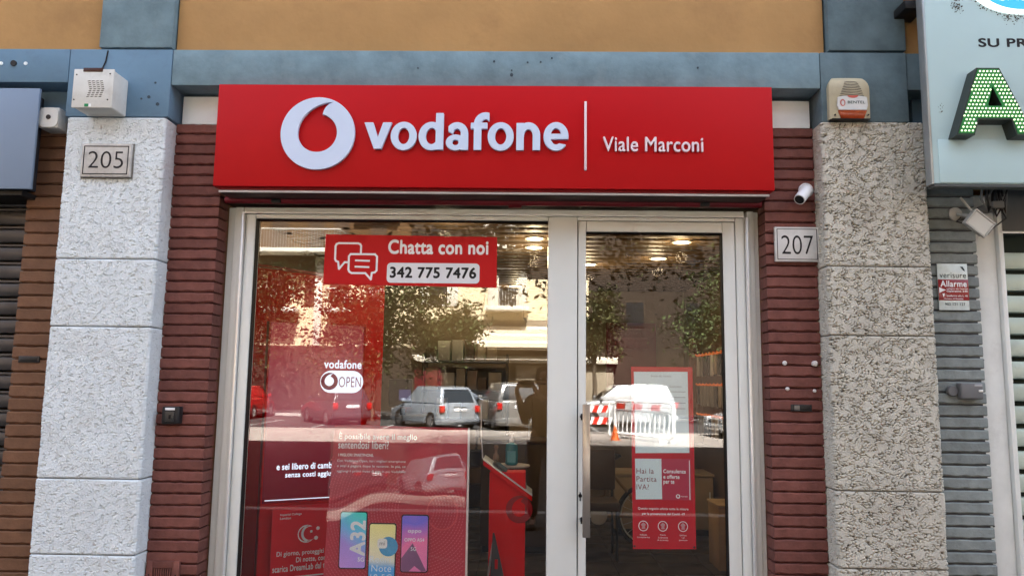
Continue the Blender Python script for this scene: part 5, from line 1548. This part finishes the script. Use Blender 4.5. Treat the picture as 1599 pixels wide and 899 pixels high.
MB().lathe([(.13, .03), (.12, .05), (.03, .42), (.02, .43)], (2.75, -19.4, -.12), n=18).build('cone', ORC, cn, smooth=True)
BX('base', 2.59, 2.91, -19.56, -19.24, -.119, -.088, ORC, cn, bevel=.01)

# trees: tapered trunk, limbs, leaves as many small faces
BARK = M('bark', (.11, .085, .06), .9, var=.3, vs_=12, bump=.6, bs=30)
def leaf_mat(name, col):
    m = bpy.data.materials.new(name); m.use_nodes = True
    N, L = m.node_tree.nodes, m.node_tree.links
    b = N['Principled BSDF']; b.inputs['Roughness'].default_value = .38
    nz = N.new('ShaderNodeTexNoise'); nz.inputs['Scale'].default_value = 1.4
    geo = N.new('ShaderNodeNewGeometry'); L.new(geo.outputs['Position'], nz.inputs['Vector'])
    hs = N.new('ShaderNodeMapRange'); hs.inputs['To Min'].default_value = .5; hs.inputs['To Max'].default_value = 1.6
    L.new(nz.outputs['Fac'], hs.inputs['Value'])
    vm = N.new('ShaderNodeVectorMath'); vm.operation = 'SCALE'; vm.inputs[0].default_value = col
    L.new(hs.outputs[0], vm.inputs['Scale']); L.new(vm.outputs[0], b.inputs['Base Color'])
    b.inputs['Transmission Weight'].default_value = 0
    return m
LEAF1, LEAF2 = leaf_mat('leaf_green', (.075, .10, .038)), leaf_mat('leaf_olive', (.085, .09, .035))
def tree(label, x, y, h, rx, rz, zc, n, seed, leaf, lsize=.11, trunk_r=.12):
    g = random.Random(seed)
    t = thing('street_tree', label, 'tree', (x, y, -.12), 'street trees across the road')
    MB().tube([(x, y, -.12), (x + .05, y, h * .3), (x - .04, y + .03, h * .55), (x, y, h * .8)], [trunk_r, trunk_r * .85, trunk_r * .6, trunk_r * .25], 10).build('trunk', BARK, t, smooth=True)
    tips = []
    for i in range(11):
        a = 2 * PI * i / 11 + g.uniform(-.3, .3); z0 = h * g.uniform(.35, .65)
        e = Vector((x + math.cos(a) * rx * g.uniform(.5, .95), y + math.sin(a) * rx * g.uniform(.5, .95), zc + rz * g.uniform(-.7, .8)))
        MB().tube([(x, y, z0), ((x + e.x) / 2, (y + e.y) / 2, (z0 + e.z) / 2 + .15), e], [trunk_r * .4, trunk_r * .22, .012], 6).build('limb', BARK, t, smooth=True)
        tips += [e, (Vector((x, y, z0)) + e) / 2 + Vector((0, 0, .2))]
    tips += [Vector((x + g.uniform(-1, 1) * rx * .8, y + g.uniform(-1, 1) * rx * .8, zc + g.uniform(-.9, 1) * rz)) for _ in range(16)]
    vs, fs = [], []
    for _ in range(n):
        c = g.choice(tips); s = rx * .30
        p = c + Vector((g.gauss(0, s * .75), g.gauss(0, s * .75), g.gauss(0, s * .55)))
        u = Vector((g.gauss(0, 1), g.gauss(0, 1), g.gauss(0, .6))).normalized(); w = u.orthogonal().normalized()
        l = lsize * g.uniform(.6, 1.4); q = l * .55
        k = len(vs)
        vs += [p - u * l, p + w * q * .8 - u * l * .1, p + u * l, p - w * q * .8 - u * l * .1]
        fs.append((k, k + 1, k + 2, k + 3))
    me = bpy.data.meshes.new('crown'); me.from_pydata([(v.x - x, v.y - y, v.z + .12) for v in vs], [], fs); me.materials.append(leaf)
    o = bpy.data.objects.new('crown', me); COL.objects.link(o); o.parent = t; o['kind'] = 'stuff'
    return t
tree('round leafy street tree behind the silver hatchback', -3.7, -30.4, 4.4, 1.5, 1.3, 4.0, 5200, 1, LEAF1)
tree('slender street tree behind the striped barricade', 3.1, -30.6, 5.0, 1.25, 1.7, 4.3, 3800, 2, LEAF2)
tree('large street tree at the left end of the row', -13.2, -31.2, 8.0, 2.4, 2.7, 5.0, 8000, 3, LEAF1)
tree('big dense street tree on the near kerb in the shade, level with the door mullion', .66, -10.9, 11.0, 4.0, 2.5, 7.1, 30000, 4, LEAF2, .085, .15)
tree('tall bushy street tree behind the dark hatchback', -6.6, -28.5, 7.0, 2.3, 2.6, 4.3, 8000, 5, LEAF2)
tree('street tree at the far right behind the saloon', 9.5, -29.5, 7.5, 2.6, 2.2, 5.2, 6500, 6, LEAF1)

# buildings on the far side of the street
CREAMB = M('cream_render', (.66, .55, .36), .85, var=.07, vs_=1)
OCHB = M('ochre_render', (.105, .058, .024), .85, var=.08, vs_=1)
BRN = M('brown_render', (.045, .032, .022), .85, var=.1, vs_=1)  # darkened to reflect dimly between the leaves: shade put into the brown
SHUT = M('pale_window_shutter', (.55, .52, .44), .6, var=.05)
WINM = M('window_glass_dark', (.02, .022, .024), .08, spec=.7)
RAILW = M('balcony_rail', (.62, .60, .54), .5, var=.05)
SLABW = M('balcony_slab', (.68, .64, .54), .8, var=.05)
YB = -36.0
def facade(label, x0, x1, bands):
    t = thing('apartment_building', label, 'building', ((x0 + x1) / 2, YB, 0))
    for z0, z1, m in bands: BX('wall', x0, x1, YB - 9, YB + (.0 if z0 else .03), z0, z1, m, t, bevel=0)
    return t
def window(t, x0, x1, z0, z1, shut=True, fm_=None, pm=None):
    f = BX('window', x0, x1, YB - .02, YB + .04, z0, z1, fm_ or SLABW, t, bevel=.01)
    BX('pane', x0 + .08, x1 - .08, YB + .041, YB + .05, z0 + .08, z1 - .08, pm or WINM, f, bevel=0)
    if shut:
        for s in (0, 1):
            BX('shutter', (x0 - .5) if s == 0 else x1 + .02, (x0 - .02) if s == 0 else x1 + .5, YB + .03, YB + .07, z0, z1, SHUT, f, bevel=.006)
def balcony(t, x0, x1, z, dep=1.2, h=1.0):
    b = BX('balcony', x0, x1, YB + .001, YB + dep, z - .22, z, SLABW, t, bevel=.01)
    n = int((x1 - x0) / .15)
    r_ = MB()
    for i in range(n + 1): r_.box(x0 + .03 + i * (x1 - x0 - .06) / n - .008, x0 + .03 + i * (x1 - x0 - .06) / n + .008, YB + dep - .06, YB + dep - .03, z, z + h)
    r_.box(x0, x1, YB + dep - .075, YB + dep - .015, z + h + .001, z + h + .05)
    for xx in (x0 + .02, x1 - .02): r_.box(xx - .02, xx + .02, YB + .05, YB + dep - .08, z + h + .001, z + h + .05)
    r_.build('railing', RAILW, b, kind='stuff')
bl = facade('ochre apartment block with balconies across the street on the left', -21, -6.3, [(0, 3.4, BRN), (3.401, 7.2, CREAMB), (7.201, 20, OCHB)])
balcony(bl, -14.6, -9.9, 8.5); balcony(bl, -10.6, -7.3, 5.35); balcony(bl, -14.9, -12.2, 5.35); balcony(bl, -9.2, -6.8, 11.6); balcony(bl, -19.5, -15.8, 5.35); balcony(bl, -19.5, -15.8, 8.5)
for x in (-14.0, -12.0, -10.6, -8.6, -17.5):
    for z in (5.5, 8.65, 11.8, 15): window(bl, x, x + 1.0, z, z + 2.2, False, OCHB, M('closed_blind', (.08, .05, .03), .6, var=.1))
BX('column', -11.4, -11.0, YB + .05, YB + .25, 3.41, 8.2, SLABW, bl, bevel=.01)
bm_ = facade('brown and cream apartment block across the street in the middle', -6.28, 3.3, [(0, 3.3, BRN), (3.301, 4.9, M('tan_render', (.30, .235, .16), .85, var=.07)), (4.901, 7.1, CREAMB), (7.101, 20, BRN)])
balcony(bm_, -2.2, .1, 5.55, 1.1); balcony(bm_, -2.4, .4, 8.8, 1.1)
br = facade('apartment block across the street on the right, coloured dark brown for tree shade', 3.32, 22, [(0, 3.3, BRN), (3.301, 20, M('dark_brown_render', (.036, .026, .019), .85, var=.1))])  # tree shade over this block is put into its dark wall colour
for x in (5.2, 8.4, 11.6):
    for z in (4.6, 7.8, 11.0, 14.2): window(br, x, x + 1.1, z, z + 1.4, False, BRN)
for x in (-5.3, -1.6, 1.6):
    for z in (5.6, 8.9, 12.1, 15.3): window(bm_, x, x + 1.1, z, z + (1.35 if x != -1.6 else 2.1), z < 8, None if z < 8 else BRN)
for lab, x0, x1 in (('plain ochre apartment block at the far left end of the street', -64, -21.02), ('plain ochre apartment block at the far right end of the street', 22.02, 64)):
    be = facade(lab, x0, x1, [(0, 3.4, BRN), (3.401, 18, OCHB)])
    for i in range(9):
        for z in (4.8, 8.0, 11.2, 14.4): window(be, x0 + 2 + i * 4.6, x0 + 3.1 + i * 4.6, z, z + 1.5, False, OCHB)
aw_ = thing('shop_awning', 'pale striped shop awning across the street', 'awning', (-1.5, YB, 3.6))
for i in range(6):
    z = 4.55 - i * .20; yy = YB + .04 + i * .28
    MB().hexa([(-4.1, yy + .26, z - .19), (2.6, yy + .26, z - .19), (2.6, yy + .27, z - .17), (-4.1, yy + .27, z - .17), (-4.1, yy, z), (2.6, yy, z), (2.6, yy + .01, z + .02), (-4.1, yy + .01, z + .02)]).build('panel', M('awning_cream', (.58, .50, .38), .8, var=.05) if i % 2 == 0 else M('awning_tan', (.44, .37, .27), .8, var=.05), aw_)
for x in (-4.0, 2.5): MB().cyl((x, YB + .02, 3.35), (x, YB + 1.6, 3.35), .03, n=8).build('arm', ALU, aw_)
sf = thing('shop_building_front', 'row of dark shop windows with a pale fascia band across the street', 'shop front', (-1, YB, 0))
BX('fascia', -6.0, 4.8, YB + .04, YB + .45, 2.62, 2.98, M('pale_fascia', (.70, .64, .52), .7, var=.06), sf, bevel=.02)
for i, m in enumerate((M('shop_red_dark', (.10, .012, .012), .5), WINM, WINM, M('tan_shutter', (.30, .25, .18), .6), WINM, M('tan_shutter', (.3, .25, .18), .6))):
    BX('shop_window', -5.9 + i * 1.78, -4.3 + i * 1.78, YB + .04, YB + .12, .1, 2.5, m, sf, bevel=.01)

# ------------------------------------------------------------------ the person taking the photograph (seen dimly in the glass)
pr = thing('person', 'person in dark clothes holding up a phone in front of the shop door', 'person', (.20, -4.40, 0))
SKIN = M('skin', (.42, .26, .19), .55, var=.05)
SHIRT = M('dark_shirt', (.03, .032, .045), .85, var=.1)
JEANS = M('dark_trousers', (.025, .028, .04), .85, var=.1)
def skin_mesh(name, verts, edges, mat, root=0, sub=2):
    me = bpy.data.meshes.new(name); off = WL[pr.name]
    me.from_pydata([tuple(Vector(v[:3]) - off) for v in verts], edges, [])
    o = bpy.data.objects.new(name, me); COL.objects.link(o); o.parent = pr
    s = o.modifiers.new('skin', 'SKIN'); s.use_smooth_shade = True
    for i, v in enumerate(verts):
        d = me.skin_vertices[0].data[i]; d.radius = (v[3], v[4] if len(v) > 4 else v[3]); d.use_root = i == root
    q = o.modifiers.new('sub', 'SUBSURF'); q.levels = 1; q.render_levels = sub
    me.materials.append(mat)
    return o
bx_, by_ = .20, -4.40
HX, HZ = bx_, 1.60
def arm(s, hand):
    sh = (bx_ + s * .17, by_ - .02, 1.40); el = (bx_ + s * .20, by_ + .12, 1.15)
    return sh, el, hand
hl, hr = (-.085, -4.03, 1.575), (.085, -4.03, 1.575)
V = [(bx_, by_, .96, .13, .11), (bx_, by_, 1.12, .125, .10), (bx_, by_, 1.30, .15, .105), (bx_, by_, 1.42, .10, .08), (bx_, by_ + .005, 1.51, .052, .055), (bx_, by_ + .02, 1.585, .070, .085), (bx_, by_ + .015, 1.68, .072, .09), (bx_, by_, 1.745, .045, .055)]
Ed = [(i, i + 1) for i in range(7)]
for s, hnd in ((-1, hl), (1, hr)):
    sh, el, ha = arm(s, hnd); k = len(V)
    V += [(*sh, .058), (*el, .042), (ha[0] + s * .02, ha[1] - .03, ha[2] - .06, .027), (ha[0], ha[1] - .015, ha[2], .030, .016)]
    Ed += [(3, k), (k, k + 1), (k + 1, k + 2), (k + 2, k + 3)]
    for f in range(4):
        j = len(V); zz = .030 - f * .019; ln = (.052, .060, .056, .044)[f]
        V += [(ha[0] - s * .012, ha[1] - .022, ha[2] + zz, .0085), (ha[0] - s * .004, ha[1] + .004, ha[2] + zz + .004, .008), (ha[0] - s * ln * .55, ha[1] + .018, ha[2] + zz + .006, .007)]
        Ed += [(k + 3, j), (j, j + 1), (j + 1, j + 2)]
    j = len(V); V += [(ha[0] - s * .02, ha[1] - .032, ha[2] - .01, .010), (ha[0] - s * .045, ha[1] - .034, ha[2] + .012, .008)]; Ed += [(k + 3, j), (j, j + 1)]
    q = len(V)
    V += [(bx_ + s * .09, by_, .88, .085, .09), (bx_ + s * .11, by_ + .01, .50, .055), (bx_ + s * .11, by_ - .01, .28, .05), (bx_ + s * .115, by_ - .01, .07, .038), (bx_ + s * .125, by_ + .14, .035, .035, .028)]
    Ed += [(0, q), (q, q + 1), (q + 1, q + 2), (q + 2, q + 3), (q + 3, q + 4)]
skin_mesh('body', V, Ed, SKIN)
Vs = [(bx_, by_, .92, .142, .122), (bx_, by_, 1.12, .136, .111), (bx_, by_, 1.30, .161, .116), (bx_, by_, 1.425, .108, .088)]
Es = [(0, 1), (1, 2), (2, 3)]
for s, hnd in ((-1, hl), (1, hr)):
    sh, el, ha = arm(s, hnd); k = len(Vs); sh = Vector(sh); el = Vector(el); m_ = el.lerp(Vector((ha[0] + s * .02, ha[1] - .03, ha[2] - .06)), .75)
    Vs += [(*sh, .068), (*el, .054), (*m_, .040)]; Es += [(3, k), (k, k + 1), (k + 1, k + 2)]
skin_mesh('shirt', Vs, Es, SHIRT)
Vt = [(bx_, by_, .95, .146, .128)]; Et = []
for s in (-1, 1):
    q = len(Vt); Vt += [(bx_ + s * .09, by_, .86, .098, .102), (bx_ + s * .11, by_ + .01, .50, .072), (bx_ + s * .113, by_ - .01, .10, .062)]; Et += [(0, q), (q, q + 1), (q + 1, q + 2)]
    MB().add([(bx_ + s * .125 + a, by_ + b, c) for a, b, c in ((-.05, -.08, 0.004), (.05, -.08, .004), (.05, .19, .004), (-.05, .19, .004), (-.042, -.07, .095), (.042, -.07, .095), (.035, .17, .05), (-.035, .17, .05))],
             [(0, 3, 2, 1), (4, 5, 6, 7), (0, 1, 5, 4), (1, 2, 6, 5), (2, 3, 7, 6), (3, 0, 4, 7)]).build('shoe', BLACK, pr, bevel=.015)
skin_mesh('trousers', Vt, Et, JEANS)
MB().lathe([(.02, .135), (.062, .118), (.086, .075), (.094, .02), (.090, -.03), (.078, -.07)], (bx_, by_ - .015, 1.655), (0, -.25, 1), 20).build('hair', M('dark_hair', (.02, .015, .012), .7), pr, smooth=True)
fy = by_ + .118
for s in (-1, 1):
    MB().lathe([(.002, -.012), (.012, -.005), (.012, .004), (.002, .011)], (bx_ + s * .032, fy - .018, 1.645), (0, 1, 0), 12).build('eye', WHITE_INK, pr, smooth=True)
    MB().lathe([(.004, 0), (.025, .004), (.022, .016), (.003, .02)], (bx_ + s * .078, by_ + .012, 1.625), (s, -.3, 0), 12).build('ear', SKIN, pr, smooth=True)
MB().hexa([(bx_ - .018, fy - .02, 1.590), (bx_ + .018, fy - .02, 1.590), (bx_ + .012, fy - .03, 1.640), (bx_ - .012, fy - .03, 1.640), (bx_ - .010, fy + .012, 1.597), (bx_ + .010, fy + .012, 1.597), (bx_ + .006, fy - .008, 1.640), (bx_ - .006, fy - .008, 1.640)]).build('nose', SKIN, pr, bevel=.005)
BX('mouth', bx_ - .024, bx_ + .024, fy - .025, fy - .004, 1.562, 1.572, M('lips', (.32, .13, .11), .5), pr, bevel=.004)
tag(BX('phone', -.078, .078, -4.030, -4.021, 1.545, 1.622, BLACK, org=(0, -4.03, 1.58), bevel=.004), 'black phone held up sideways by the person in dark clothes', 'phone')
